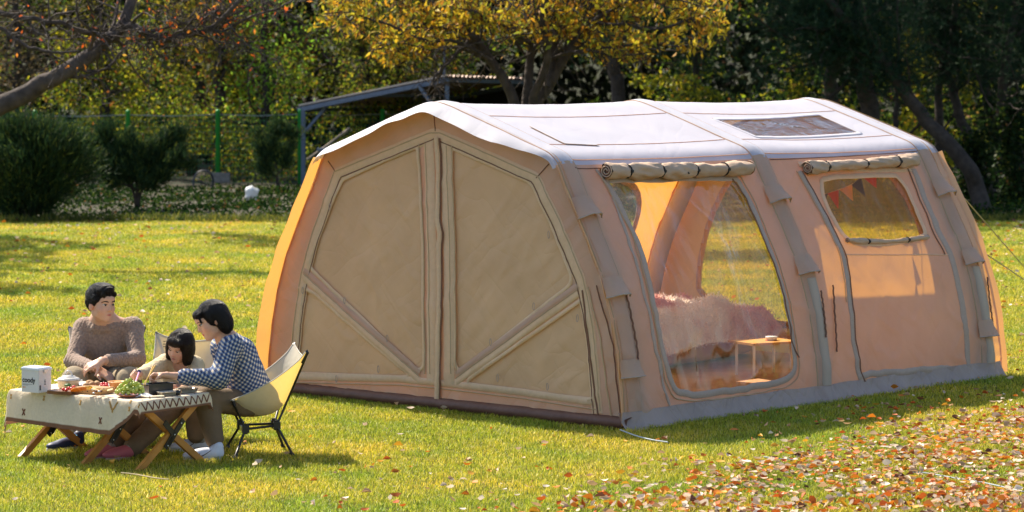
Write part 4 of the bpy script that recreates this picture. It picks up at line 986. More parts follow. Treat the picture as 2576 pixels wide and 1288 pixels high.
# ---- green fence
fe = empty('green_fence', tuple(at(548, 200, 62.3) * A([1, 1, 0])), 0, 'wire mesh fence with bright green round posts along the edge of the wood', 'fence')
fb = np.array(fe.location); green = mat('green_paint', (.03, .30, .05), .45, noise=(6, .1)); teal = mat('green_wire', (.02, .16, .07), .5)
posts = []
for u in (-135, 88, 322, 548, 755, 962, 1170, 1378):
    Y = 62.3 + (548 - u) * -.003; p = at(u, 200, Y) * A([1, 1, 0]) - fb; posts.append(p)
    mb = MB(); mb.lathe(p, [(.001, 0), (.052, 0), (.052, 1.66), (.058, 1.665), (.056, 1.70), (.03, 1.735), (.001, 1.74)], 12); mb.obj('fence_post', green, fe, True)
for a_, b2 in zip(posts[:-1], posts[1:]):
    mb = MB()
    for z in list(np.linspace(.1, 1.6, 13)): mb.tube([a_ + A([0, 0, z]), b2 + A([0, 0, z])], .004, 4, False)
    for f in np.linspace(.03, .97, 26): q = a_ + (b2 - a_) * f; mb.tube([q + A([0, 0, .08]), q + A([0, 0, 1.62])], .003, 4, False)
    o = mb.obj('wire_mesh', teal, fe); o['kind'] = 'stuff'
mb = MB()
for a_, b2 in zip(posts[:-1], posts[1:]): mb.tube([a_ + A([0, 0, 1.62]), (a_ + b2) / 2 + A([0, 0, 1.585]), b2 + A([0, 0, 1.62])], .009, 5, False)
mb.obj('top_wire', mat('galvanised_wire', (.4, .38, .36), .5, metal=.5), fe)
p = at(556, 447, 62.0)
tag(MB().box(p, (.40, .03, .23)).box(p + A([0, -.02, .0]), (.36, .01, .19)).obj('notice_board', mat('grey_board', (.22, .20, .18), .8, noise=(12, .2))), 'small grey blank notice board fixed low on the green fence post', 'sign')
c = at(511, 458, 60.5); a = np.linspace(0, 2 * math.pi, 40)
hp = MB()
for k in range(3): hp.tube(np.stack([c[0] + (.215 + .01 * k) * np.cos(a) * .95, c[1] + .02 * k + .08 * np.sin(a), c[2] + (.24 + .008 * k) * np.sin(a)], 1), .014, 6, False)
hp.tube([c + A([.0, -.02, -.24]), c + A([-.05, .03, 0]), c + A([.08, 0, .22])], .012, 6); hp.tube([c + A([-.2, 0, .05]), c + A([.2, 0, -.1])], .010, 6)
tag(hp.obj('hose_coil', black_metal), 'black hose coiled in a ring hanging before the fence', 'hose')
# crumpled white bag
c = at(634, 490, 54); nu, nv = 16, 22; th, ph = np.meshgrid(np.linspace(.02, math.pi - .02, nu), np.arange(nv) * 2 * math.pi / nv, indexing='ij')
rr_ = .125 * (1 + .45 * fbm(th * 2.1 + 3, np.cos(ph) * 2 + th, 3) + .25 * np.abs(fbm(np.cos(ph) * 4, np.sin(ph) * 4 + th * 3, 6)))
P = np.stack([rr_ * np.sin(th) * np.cos(ph) * 1.0, rr_ * np.sin(th) * np.sin(ph) * .8, rr_ * np.cos(th) * 1.15 + .02 * np.sin(3 * ph)], -1).reshape(-1, 3)
tag(mk('plastic_bag', P + c, gridF(nu, nv, wrap_v=True), mat('white_plastic', (.72, .74, .76), .4, .3, bump=(20, .5))), 'crumpled white plastic bag caught in the ivy before the fence', 'bag')

# ---- open shed with corrugated roof
C1 = at(1122, 190, 60); CL = at(752, 265, 63); CR = at(1340, 197, 66); CX = CL + CR - C1
sh = empty('shed', tuple(C1 * A([1, 1, 0])), 0, 'open-sided shed with rusty corrugated roof on blue-grey metal posts beyond the lawn', 'shed'); sb = np.array(sh.location)
steel = mat('blue_grey_steel', (.13, .16, .22), .5, noise=(4, .15)); rust = mat('corrugated_sheet', (.36, .26, .21), .6, noise=(3, .25), metal=.2)
nu = 130; u_, v_ = np.meshgrid(np.linspace(0, 1, nu), np.linspace(0, 1, 12), indexing='ij')
P = C1 + (CR - C1) * u_[..., None] + (CL - C1) * v_[..., None]; P[..., 2] += .028 * np.sin(u_ * 2 * math.pi * 22)
top = P.reshape(-1, 3) - sb; mk('roof', top, gridF(nu, 12), rust, sh, True)
def beam(name, p, q, wd=.09, m=steel):
    p, q = A(p) - sb, A(q) - sb; d = q - p; L_ = np.linalg.norm(d); d /= L_; upv = A([0, 0, 1.0]) if abs(d[2]) < .9 else A([1.0, 0, 0])
    x = np.cross(upv, d); x /= np.linalg.norm(x); y = np.cross(d, x)
    MB().box((p + q) / 2, (wd, wd, L_), np.stack([x, y, d], 1)).obj(name, m, sh)
dz = A([0, 0, -.10])
beam('rafter', CL + dz, C1 + dz, .10); beam('rafter', CX + dz, CR + dz, .10); beam('purlin', C1 + dz, CR + dz, .08); beam('purlin', CL + dz, CX + dz, .08)
beam('sunlit_edge_strip', CL + A([0, -.03, .0]), C1 + A([0, -.03, .0]), .035, mat('edge_sunlight_tone', (.6, .48, .4), .6))  # pale strip added to paint sunlight along the roof edge
pl = at(763, 265, 62.9)
beam('post', pl * A([1, 1, 0]), pl + dz * .9, .10); beam('post', C1 * A([1, 1, 0]) + A([.02, .1, 0]), C1 + A([.02, .1, -.15]), .09)
beam('post', CR * A([1, 1, 0]), CR + dz * 1.5, .09); beam('post', CX * A([1, 1, 0]), CX + dz * 1.5, .09)
beam('brace', at(770, 328, 62.9), at(822, 268, 62.7), .06); beam('brace', at(1086, 262, 60.2), at(1052, 212, 60.4), .06)
beam('purlin', CL + (C1 - CL) * .5 + dz, CX + (CR - CX) * .5 + dz, .06)
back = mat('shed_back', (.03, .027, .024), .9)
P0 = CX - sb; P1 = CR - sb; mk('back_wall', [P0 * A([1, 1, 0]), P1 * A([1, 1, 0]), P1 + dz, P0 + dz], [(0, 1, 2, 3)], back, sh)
tag(MB().tube([at(772, 402, 61.5), at(820, 368, 61.6), at(880, 322, 61.8)], .028, 8).obj('leaning_pole', mat('weathered_wood', (.3, .24, .18), .8, noise=(8, .3))), 'weathered wooden pole leaning against the shed post', 'pole')
tag(MB().box(at(828, 376, 61.2), (.52, .3, .06)).box(at(806, 392, 61.2), (.05, .05, .16)).obj('workbench', steel), 'small blue-grey metal shelf inside the open shed', 'shelf')
lp = at(1118, 200, 67) * A([1, 1, 0]); po = empty('lamp_pole', tuple(lp), 0, 'thin grey pole with a small lamp head rising behind the shed', 'lamp')
MB().tube([(0, 0, 0), (0, 0, 3.35)], .03, 8).obj('pole', steel, po); MB().box((-.16, 0, 3.62), (.30, .12, .10)).tube([(0, 0, 3.3), (-.1, 0, 3.6)], .02, 6).obj('lamp_head', mat('lamp_grey', (.4, .42, .42), .4), po)
# ================================================================ PICNIC TABLE, CHAIRS
def frame(f, up=(0, 0, 1)):
    """columns: right, forward, up"""
    f = A(f, float); f /= np.linalg.norm(f); r = np.cross(f, up); r /= np.linalg.norm(r); return np.stack([r, f, np.cross(r, f)], 1)
wood = mat('table_wood', (.50, .21, .035), .45, noise=(7, .2), bump=(25, .2), spec=.5)
wood_pale = mat('board_wood', (.42, .22, .075), .5, noise=(14, .18), bump=(30, .2), spec=.4)
wood_dark = mat('tray_wood', (.20, .085, .03), .45, noise=(14, .25))
TN = A([-2.275, 17.06, 0]); TL = A([-.8, .6, 0]); TS = A([.6, .8, 0]); TLEN, TWID, TH = 1.12, .60, .43
def TP_(a, b, z): return TN + TL * a + TS * b + A([0, 0, z])
tb = empty('picnic_table', tuple(TP_(TLEN / 2, TWID / 2, 0)), 0, 'low folding wooden table with crossed legs and black metal brackets', 'table'); tbo = np.array(tb.location)
def tbeam(name, p, q, wx, wy, m, side=None, par=tb, org=tbo):
    p, q = A(p) - org, A(q) - org; d = q - p; L_ = np.linalg.norm(d); d /= L_; s = A(side, float) if side is not None else A([0, 0, 1.0])
    s -= d * s.dot(d); s /= np.linalg.norm(s); y = np.cross(d, s)
    return MB().box((p + q) / 2, (wx, wy, L_), np.stack([s, y, d], 1)).obj(name, m, par)
for k in range(9):                                           # roll-top slats under the cloth
    b = TWID * (k + .5) / 9; tbeam('slat', TP_(.0, b, TH - .012), TP_(TLEN, b, TH - .012), .058, .018, wood, TS)
for b in (.05, TWID - .05): tbeam('rail', TP_(.02, b, TH - .04), TP_(TLEN - .02, b, TH - .04), .03, .032, wood, TS)
for i, a in enumerate((.03, .50, TLEN - .06)):
    for j, (b0, b1) in enumerate(((0.0, TWID - .06), (TWID, .06))):
        o_ = .014 * (1 if j else -1)
        tbeam('leg', TP_(a + o_, b0, 0.0), TP_(a + o_, b1, TH - .035), .042, .024, wood, TS)
    c = TP_(a, TWID / 2, TH * .47)
    for dd in (-1, 1):
        tbeam('bracket', c + TL * -.035, c + TL * -.035 + TS * .085 * dd + A([0, 0, .085]), .036, .006, black_metal, TS)
        tbeam('bracket', c + TL * -.034 - TS * .006 * dd, c + TL * -.034 + TS * -.075 * dd + A([0, 0, -.075]) if dd > 0 else c + TL * -.034 - TS * .05 + A([0, 0, -.06]), .034, .006, black_metal, TS)
    for (x, z) in ((0, 0), (.06, .065), (-.06, -.062)):
        MB().lathe(c - tbo + TL * -.040 + TS * x + A([0, 0, z]), [(.001, 0), (.005, 0), (.005, .003), (.001, .004)], 8, frame(-TL)[:, [0, 2, 1]]).obj('rivet', mat('steel_rivet', (.6, .6, .6), .3, metal=1) if 'steel_rivet' not in MATS else MATS['steel_rivet'], tb)

# cloth
def cloth_fn(a, b, lift=0.0):
    a = np.asarray(a, float); b = np.asarray(b, float); a, b = np.broadcast_arrays(a, b)
    ca = np.clip(a, -.008, TLEN + .008); cb = np.clip(b, -.008, TWID + .01)
    ea = np.abs(a - ca); eb = np.abs(b - cb); e = np.hypot(ea, eb) + 1e-9; sa = np.sign(a - ca); sb_ = np.sign(b - cb)
    k = np.clip(e / .05, 0, 1); drop = e * (.55 + .43 * k); flare = e * .22 * (1 - .5 * k) + .010 * k
    per = np.where(eb >= ea, a, b + 5)
    rip = k * (.016 * vnoise(per * 7, e * 2, 3) + .020 * e / .2 * vnoise(per * 13 + 4, e * 3, 8) + .007 * vnoise(per * 24, e * 9, 5))
    off = flare + rip + lift * k
    oa = np.where(e > 1e-6, sa * ea / e, 0); ob = np.where(e > 1e-6, sb_ * eb / e, 0)
    z = TH + .006 + lift * (1 - k) - drop + (1 - k) * (.004 * np.clip(fbm(a * 5, b * 5, 2), -.3, 1) + .003 * vnoise(a * 14, b * 9, 6))
    z = np.maximum(z, .03)
    return TN + TL * (ca + oa * off)[..., None] + TS * (cb + ob * off)[..., None] + z[..., None] * A([0, 0, 1.0])
def fdrop(a): return .085 + .145 * np.clip((a - .02) / .20, 0, 1) ** .8 - .02 * np.clip((a - .3) / .8, 0, 1)
nu, nv = 150, 96
ag = np.concatenate([np.linspace(-.085, 0, 10)[:-1], np.linspace(0, TLEN, 110), np.linspace(TLEN, TLEN + .24, 32)[1:]])
V_, C_ = [], []
bn = np.concatenate([np.linspace(-1, 0, 30)[:-1], np.linspace(0, 1, 56), np.linspace(1, 2, 16)[1:]])
AG, BN = np.meshgrid(ag, bn, indexing='ij')
BG = np.where(BN < 0, BN * fdrop(AG), np.where(BN > 1, TWID + (BN - 1) * .12, BN * TWID))
Pc = cloth_fn(AG, BG)
hem = (BN < -1 + .028 / fdrop(AG)) | (BN > 1.75) | (AG < -.068) | (AG > TLEN + .205)
cream = A([.85, .75, .57]); brown = A([.26, .13, .075])
cc = np.where(hem[..., None], brown, cream)
cloth_m = mat('cloth_weave', (.7, .66, .58), .85, .32, attr=True, noise=(60, .05), bump=(30, .25))
cl = mk('tablecloth', Pc.reshape(-1, 3) - tbo, gridF(len(ag), len(bn)), cloth_m, None, True, col=cc.reshape(-1, 3)); cl.location = tuple(tbo)
tag(cl, 'cream tablecloth with brown hem, zigzag and cross motifs draped over the picnic table', 'tablecloth')
cfn = lambda a, b, lift=0.0: cloth_fn(a, b, lift) - tbo
motif = mat('motif_brown', (.17, .065, .035), .8); motif_gold = mat('motif_gold', (.42, .24, .07), .8)
zz = [(-.066 if k % 2 else -.022, TWID * (k / 22.0) * 1.02) for k in range(23)]
strip('zigzag_print', zz, cfn, .009, motif, lift=.0035, thick=.001, parent=cl, step=.006)
def xmark(a, b, s, m=motif):
    for d in (1, -1): strip('cross_print', [(a - s * .5, b - s * d), (a + s * .5, b + s * d)], cfn, .009, m, lift=.0035, thick=.001, parent=cl, step=.008)
def cl_px(u, v):
    """find cloth coordinates under a photo position"""
    best = None
    aa, bb = np.meshgrid(np.linspace(-.08, TLEN + .2, 180), np.linspace(-.22, TWID, 180), indexing='ij')
    P = cloth_fn(aa, bb); pu = CU + P[..., 0] / P[..., 1] * FPX; pv = CV + (CAMH - P[..., 2]) / P[..., 1] * FPX
    d = (pu - u) ** 2 + (pv - v) ** 2 + P[..., 1] * 3; i = np.unravel_index(np.argmin(d), d.shape); return aa[i], bb[i]
for (u, v) in ((60, 1037), (252, 1058)): a, b = cl_px(u, v); xmark(a, b, .021)
a, b = cl_px(284, 1022)
for k in range(4):
    w_ = .036 - k * .009
    for d in (1, -1): strip('motif_print', [(a + d * w_, b + .026 - k * .012), (a + d * (w_ - .012), b + .012 - k * .012)], cfn, .012, motif_gold, lift=.0035, thick=.001, parent=cl, step=.006)
strip('motif_print', [(a, b - .035), (a, b - .012)], cfn, .012, motif_gold, lift=.0035, thick=.001, parent=cl, step=.006)
for (u, v) in ((326, 1030), (328, 1010), (110, 1002), (202, 1012), (28, 998), (37, 996), (350, 1020)):
    a, b = cl_px(u, v); xmark(a, b, .012, motif_gold)
for k in range(9): strip('dot_print', [(.018, .04 + k * .066), (.018, .050 + k * .066)], cfn, .009, motif, lift=.003, thick=.001, parent=cl, step=.005)

def make_chair(C, f, label, text=False):
    f = A([f[0], f[1], 0.0]); f /= np.linalg.norm(f); s = A([-f[1], f[0], 0]) * (-1 if False else 1); s = np.cross(A([0, 0, 1.0]), f)
    root = empty('camp_chair', tuple(C), math.atan2(f[1], f[0]), label, 'chair', 'cream camping chairs around the picnic table')
    j = np.linspace(0, 1, 34); i = np.linspace(-1, 1, 31)
    cen = spline([(.25, .335), (.12, .265), (-.02, .245), (-.13, .285), (-.21, .40), (-.265, .54), (-.285, .635)], 40); cen = resample(cen, 34)
    edg = resample(spline([(.20, .372), (.08, .42), (-.05, .49), (-.17, .575), (-.27, .665)], 40), 34)
    I, J = np.meshgrid(i, np.arange(34), indexing='ij'); w_ = np.abs(I) ** 1.9; jj = J / 33
    X = cen[J, 0] * (1 - w_) + edg[J, 0] * w_; Z = cen[J, 1] * (1 - w_) + edg[J, 1] * w_
    half = .20 + .06 * jj; Y = half * np.sign(I) * np.abs(I) ** .85 * (1 + .0 * I)
    Z = Z + .0035 * vnoise(I * 5, J * .35, 3) * (1 - w_ * .5) + .018 * np.clip(jj - .9, 0, 1) * 10 * np.abs(I) ** 3 - .012 * np.clip(jj - .8, 0, 1) * 5 * (1 - np.abs(I))
    V = np.stack([X, Y, Z], -1).reshape(-1, 3)
    seat = mk('seat', V, gridF(31, 34), MATS['chair_canvas'], root, True)
    G = V.reshape(31, 34, 3)
    loop = np.concatenate([G[:, 0], G[-1, 1:], G[::-1, -1][1:], G[0, ::-1][1:]])
    MB().tube(loop, .004, 5, False).obj('edge_binding', MATS['chair_binding'], seat)
    def rod(name, p, q, r=.0075): return MB().tube([p, (A(p) + A(q)) / 2, q], r, 8).obj(name, black_metal, root, True)
    hubs = [(.10, y, .175) for y in (-.115, .115)] + [(-.11, y, .185) for y in (-.05, .05)]
    for h in hubs: MB().box(h, (.045, .04, .045)).tube([A(h) - A([0, 0, .03]), A(h) + A([0, 0, .035])], .017, 8).obj('hub', black_metal, root)
    for y in (-1, 1):
        l = rod('leg', hubs[0 if y < 0 else 1], (.185, y * .225, .006), .0085); MB().tube([(.165, y * .2, .03), (.188, y * .228, .004)], .012, 8).obj('foot', black_metal, l)
        l = rod('leg', hubs[2 if y < 0 else 3], (-.195, y * .20, .006), .0085); MB().tube([(-.178, y * .172, .03), (-.198, y * .204, .004)], .012, 8).obj('foot', black_metal, l)
        rod('front_upright', hubs[0 if y < 0 else 1], (.195, y * .195, .365)); rod('back_upright', hubs[2 if y < 0 else 3], (-.272, y * .258, .655))
        MB().tube([(-.245, y * .235, .60), (-.276, y * .262, .668), (-.268, y * .255, .68)], .010, 8).obj('tip_pocket', black_metal, root)
        MB().box((.185, y * .203, .355), (.055, .012, .035), frame((1, 0, -.3))).obj('corner_patch', black_cord, root)
        rod('side_bar', hubs[0 if y < 0 else 1], hubs[2 if y < 0 else 3], .008)
    rod('crossbar', hubs[0], hubs[1], .009); MB().box((.10, 0, .168), (.03, .09, .03)).obj('clip', MATS['silver'], root)
    MB().box(G[1, 12] + A([0, -.004, .004]), (.05, .012, .012), frame((-.5, 0, .4))).obj('side_label', black_cord, root)
    if text:
        for (y0, z0, nl) in ((-.17, .59, 3), (.12, .56, 4)):
            for r_ in range(nl):
                ii = int((y0 / .26 + 1) / 2 * 30); 
                for q in range(3):
                    y = y0 + q * .022; jx = 31 - r_ * 1
                    ii = int(np.clip((y / .25 + 1) / 2 * 30, 1, 29)); c = G[ii, jx]; c2 = G[ii, jx - 1]
                    d = c - c2; d /= np.linalg.norm(d); n_ = np.cross((0, 1, 0), d)
                    MB().box(c + A([n_[0], 0, n_[2]]) * -.006 * (1 if n_[0] < 0 else -1), (.016 if q < 2 else .009, .0015, .005), np.stack([(0, 1, 0), n_, d], 1)).obj('small_print', MATS['print_grey'], seat)
    return root
mat('chair_canvas', (.66, .62, .52), .8, .33, (.95, .62, .12), noise=(30, .04), bump=(14, .25)); mat('chair_binding', (.5, .46, .38), .8); mat('silver', (.6, .6, .62), .3, metal=.9); mat('print_grey', (.12, .11, .12), .8)
make_chair((-1.625, 17.92, 0), (-.97, -.23), 'cream camping chair under the woman in the checked shirt, sunlit sling back')
make_chair((-2.19, 18.72, 0), (-.10, -1), 'white camping chair behind the child, small print on its back', True)
make_chair((-2.79, 19.2, 0), (.12, -1), 'camping chair almost wholly hidden behind the man')

# ---------------------------------------------------------------- things on the table
ZT = TH + .010
def tab(u, v, z=ZT): return gnd(u, v, z)
def thing(name, p, label, cat, group=None, rz=0): return empty(name, tuple(p), rz, label, cat, group)
RZ = math.atan2(TS[1], TS[0])
def roundbox(mb, c, size, r=.006):
    x, y, z = size; pts = []
    for sx, sy in ((1, 1), (-1, 1), (-1, -1), (1, -1)):
        for k in range(4):
            a = math.atan2(sy, sx) - math.pi / 4 + k * math.pi / 6; pts.append((sx * (x / 2 - r) + r * math.cos(a), sy * (y / 2 - r) + r * math.sin(a)))
    return mb.prism([(c[0] + a, c[1] + b) for a, b in pts], c[2] - z / 2, c[2] + z / 2)
# storage box
p = tab(97, 989); bx = thing('storage_box', p, 'white lidded storage box with dark lettering at the left end of the table', 'box', rz=math.atan2(TL[1], TL[0]))
white = mat('white_tin', (.70, .66, .64), .45, spec=.5, noise=(3, .03)); offw = mat('lid_white', (.72, .76, .82), .35)
roundbox(MB(), (.078, -.056, .07), (.155, .112, .140)).obj('body', white, bx)
roundbox(roundbox(MB(), (.078, -.056, .146), (.162, .119, .012)), (.078, -.056, .154), (.148, .105, .006)).obj('lid', offw, bx)
for x in (-.006, .160): MB().box((x, -.056, .135), (.006, .03, .02)).obj('latch', MATS['silver'], bx)
ink = mat('ink', (.02, .015, .02), .7); ink_o = mat('ink_orange', (.75, .30, .10), .7)
def text(s, size, loc, rot, m, parent, name='lettering', ex=.0006):
    cu = bpy.data.curves.new(name, 'FONT'); cu.body = s; cu.size = size; cu.extrude = ex; cu.align_x = 'LEFT'; cu.offset = size * .014
    o = bpy.data.objects.new(name, cu); COL.objects.link(o); bpy.context.view_layer.update()
    me = bpy.data.meshes.new_from_object(o.evaluated_get(bpy.context.evaluated_depsgraph_get())); bpy.data.objects.remove(o); me.materials.clear(); me.materials.append(m)
    o = link(bpy.data.objects.new(name, me), parent); o.location = loc; o.rotation_euler = rot; return o
# front face is the side turned to the lens: local y = 0 plane, read from +y
text('coody', .046, (.145, .0012, .062), (R(90), 0, R(180)), ink, bx)
for k, (w_, z) in enumerate(((.085, .050), (.05, .044))): MB().box((.143 - w_ / 2, .0008, z), (w_, .0012, .0016)).obj('small_print', MATS['print_grey'], bx)
MB().box((.134, .0008, .030), (.012, .0012, .007)).box((.120, .0008, .030), (.006, .0012, .007)).obj('small_print', ink_o, bx)
for k in range(4): MB().box((-.0008, -.055, .05 + k * .009), (.0012, .010 - .003 * (k % 2), .005)).obj('side_print', ink, bx)
MB().box((-.0008, -.014, .032), (.0012, .012, .03)).obj('side_print', MATS['print_grey'], bx)
# pot
enamel = mat('cream_enamel', (.55, .42, .26), .25, spec=.6); enl = mat('pale_enamel', (.62, .58, .5), .25, spec=.6)
p = tab(168, 979) + A([0, .07, 0]); po = thing('casserole_pot', p, 'cream enamel pot with lid and arched knob on the far side of the table', 'pot')
MB().lathe((0, 0, 0), [(.001, .0), (.058, .0), (.066, .008), (.069, .045), (.071, .052), (.066, .052), (.064, .045)], 28).obj('body', enamel, po, True)
MB().lathe((0, 0, .053), [(.073, 0), (.073, .005), (.06, .014), (.045, .017), (.042, .024), (.02, .028), (.001, .029)], 28).obj('lid', enl, po, True)
th = np.linspace(0, math.pi, 14); MB().tube(np.stack([.022 * np.cos(th), 0 * th, .078 + .030 * np.sin(th)], 1), .006, 8).obj('knob', enl, po, True)
for s_ in (-1, 1): MB().tube([(s_ * .066, .012, .045), (s_ * .086, .008, .048), (s_ * .086, -.008, .048), (s_ * .066, -.012, .045)], .0045, 8).obj('handle', enl, po, True)
def lump(name, p, r, m, label=None, cat=None, group=None, seed=0, parent=None, flat=.7, amp=.18, kind=None, rz=0):
    nu_, nv_ = 9, 12; th, ph = np.meshgrid(np.linspace(.02, math.pi - .02, nu_), np.arange(nv_) * 2 * math.pi / nv_, indexing='ij')
    q = 1 + amp * fbm(np.sin(ph) * 1.4 + th + seed, np.cos(ph) * 1.4 + seed, seed)
    V = np.stack([r * q * np.sin(th) * np.cos(ph), r * q * np.sin(th) * np.sin(ph) * .8, r * flat * (q * np.cos(th) + 1)], -1).reshape(-1, 3)
    o = mk(name, V, gridF(nu_, nv_, wrap_v=True), m, parent, True); o.location = tuple(p); o.rotation_euler = (0, 0, rz)
    return tag(o, label, cat, group)
red = mat('tomato_red', (.62, .03, .02), .25, spec=.6); orange = mat('orange_flesh', (.85, .28, .03), .4, .2); yel = mat('mango_yellow', (.85, .50, .05), .4, .15)
nut = mat('nut_brown', (.22, .09, .04), .5); brd = mat('bread_crust', (.42, .24, .11), .7, noise=(30, .25)); crk = mat('cracker', (.66, .42, .18), .7, noise=(40, .15)); greenleaf = mat('salad_green', (.04, .12, .03), .5)
white_gl = mat('white_glaze', (.75, .74, .76), .2, spec=.6)
# dark serving tray on the left
c = tab(160, 990); M_ = thing('serving_tray', c, 'thin dark wooden serving tray holding strawberries at the left of the food', 'tray', rz=RZ + .25)
roundbox(MB(), (0, .01, .010), (.11, .17, .020), .02).obj('board', wood_dark, M_); MB().box((0, -.085, .012), (.035, .03, .012)).obj('grip', wood_dark, M_)
# straw-coloured box board in front
c = tab(236, 988); bb_ = thing('wooden_box_board', c, 'square-sided pale wooden serving board with snacks at the centre front', 'board', rz=math.atan2(TL[1], TL[0]) + .12)
roundbox(MB(), (0, 0, .016), (.22, .15, .032), .004).obj('body', wood_pale, bb_); roundbox(MB(), (0, 0, .034), (.21, .14, .004), .004).obj('top_face', wood_pale, bb_)
for x in (-.01, .03): MB().lathe((x, .0752, .016), [(.001, 0), (.004, 0), (.001, .001)], 8, frame((0, 0, 1), (0, 1, 0))).obj('peg_hole', ink, bb_)
zb = ZT + .036
for k in range(5):
    lump('strawberry', tab(160 + k * 6.5, 983 - k * 1.6 + (k % 2) * 3, ZT + .02), .013, red, 'red strawberry in the short row on the dark tray', 'strawberry', 'strawberries on the dark tray', k)
lump('salad_leaf', tab(170, 972, ZT + .02), .022, greenleaf, 'small dark green leaf garnish beside the pot', 'leaf', seed=3, flat=.4, amp=.5)
for k in range(5):
    mb = MB(); th = np.linspace(0, math.pi, 10); r_ = .030
    mb.prism([(r_ * math.cos(t), r_ * math.sin(t)) for t in th], 0, .008)
    o = mb.obj('fruit_slice', orange if k < 3 else yel); q = tab(190 + k * 8, 985 - k * 1.2, zb); o.location = tuple(q); o.rotation_euler = (.7, .2 * (k % 2), RZ + 2.2 + .2 * k)
    tag(o, ('orange fruit slice leaning in the row on the wooden board' if k < 3 else 'yellow fruit slice at the end of the row on the board'), 'fruit slice', 'fruit slices on the wooden board')
r_ = np.random.default_rng(17)
for k in range(12):
    u, v = 232 + r_.uniform(0, 40), 984 + r_.uniform(-4, 7)
    lump('nut', tab(u, v, zb), .008, nut if k % 3 else white_gl, 'small %s nut scattered on the right half of the wooden board' % ('brown' if k % 3 else 'pale'), 'nut', 'nuts on the wooden board', k)
for k in range(6):
    o = MB().lathe((0, 0, 0), [(.001, 0), (.020, 0), (.021, .003), (.019, .006), (.001, .006)], 14).obj('cracker', crk); o.location = tuple(tab(232 + k * 9, 979 + (k % 2) * 3, zb + .002 * k)); o.rotation_euler = (.25, .1, k)
    tag(o, 'round golden cracker laid in the overlapping row on the wooden board', 'cracker', 'crackers on the wooden board')
# white plate behind with bread and tomatoes
c = tab(240, 978); pl_ = tag(MB().lathe((0, 0, 0), [(.001, .004), (.06, .004), (.095, .016), (.10, .019), (.098, .022), (.06, .010), (.001, .009)], 30).obj('plate', white_gl, None, True), 'round white plate of bread and tomatoes behind the wooden board', 'plate'); pl_.location = tuple(c + A([0, .05, 0]))
pl2 = tag(MB().lathe((0, 0, 0), [(.001, .003), (.05, .003), (.065, .012), (.063, .015), (.001, .008)], 26).obj('plate', white_gl, None, True), 'small empty white plate between the pot and the bread', 'plate'); pl2.location = tuple(tab(205, 974) + A([0, .06, 0]))
for k, (u, v, m) in enumerate(((218, 977, brd), (232, 974, brd), (244, 972, brd), (226, 970, brd))):
    lump('bread_roll', tab(u, v, ZT + .016), .026, m, ['bread roll at the left edge of the white plate', 'bread roll in the middle of the white plate', 'bread roll beside the cherry tomatoes', 'bread roll at the back of the white plate'][k], 'bread', 'bread rolls on the white plate', k + 4, rz=k)
for k in range(6): lump('cherry_tomato', tab(256 + (k % 3) * 6, 975 - (k // 3) * 5 + k % 2, ZT + .018 + .008 * (k // 3)), .012, red, 'cherry tomato in the small red heap at the right of the white plate', 'tomato', 'cherry tomatoes on the white plate', k, amp=.05, flat=.95)
# orange bowl
bo = tag(MB().lathe((0, 0, 0), [(.001, .0), (.034, .0), (.04, .006), (.056, .042), (.062, .048), (.060, .050), (.052, .044), (.036, .02), (.001, .018)], 28).obj('bowl', mat('amber_bowl', (.70, .33, .10), .3, .1, spec=.5), None, True), 'amber flared bowl behind the grapes', 'bowl'); bo.location = tuple(tab(290, 983) + A([0, .09, 0]))
lump('bowl_snack', np.array(bo.location) + A([0, 0, .02]), .035, crk, 'golden snack filling the amber bowl', 'snack', flat=.4, seed=8)
# grapes on a red-brown plate
gp = tab(324, 1000) + A([0, .06, 0]); pl3 = tag(MB().lathe((0, 0, 0), [(.001, .0), (.055, .0), (.085, .012), (.084, .016), (.05, .006), (.001, .006)], 28).obj('plate', mat('terracotta_glaze', (.30, .09, .04), .35), None, True), 'red-brown plate under the green grapes', 'plate'); pl3.location = tuple(gp)
gr = thing('grape_bunch', gp + A([0, 0, .01]), 'heaped bunch of pale green grapes', 'grapes'); gm = mat('grape_skin', (.56, .62, .14), .2, .35, spec=.6)
r_ = np.random.default_rng(5); gs = []
for k in range(400):
    a = r_.uniform(0, 6.28); q = r_.uniform(0, 1) ** .6; z = r_.uniform(0, 1)
    rad = .078 * q; c = A([math.cos(a) * rad * 1.15, math.sin(a) * rad * .8, .012 + z * (.082 * (1 - (q) ** 2 * .8))])
    if all(np.linalg.norm(c - g) > .0195 for g in gs): gs.append(c)
g0 = None
for c in gs:
    if g0 is None: g0 = MB().ell((0, 0, 0), (.0118, .0118, .0128), 7, 10).obj('grape', gm, gr, True); g0.location = tuple(c)
    else: o = g0.copy(); link(o, gr); o.location = tuple(c); o.rotation_euler = tuple(r_.uniform(-.5, .5, 3))
# black baking dish
c = tab(396, 992) + A([0, .05, 0]); dz_ = thing('baking_dish', c, 'black rectangular dish behind the foil trays', 'dish', rz=RZ - .5)
dishm = mat('black_enamel', (.012, .013, .018), .3, spec=.6)
for (cx, cy_, sx, sy) in ((0, .052, .15, .006), (0, -.052, .15, .006), (.075, 0, .006, .11), (-.075, 0, .006, .11)): MB().box((cx, cy_, .034), (sx, sy, .062)).obj('side', dishm, dz_)
MB().box((0, 0, .006), (.148, .1, .008)).obj('bottom', dishm, dz_); MB().box((.088, 0, .060), (.03, .07, .007)).box((-.088, 0, .060), (.03, .07, .007)).obj('rim_handles', dishm, dz_)
lump('braised_food', c + A([0, 0, .01]), .042, nut, 'dark food lying in the black dish', 'food', flat=.35, seed=3)
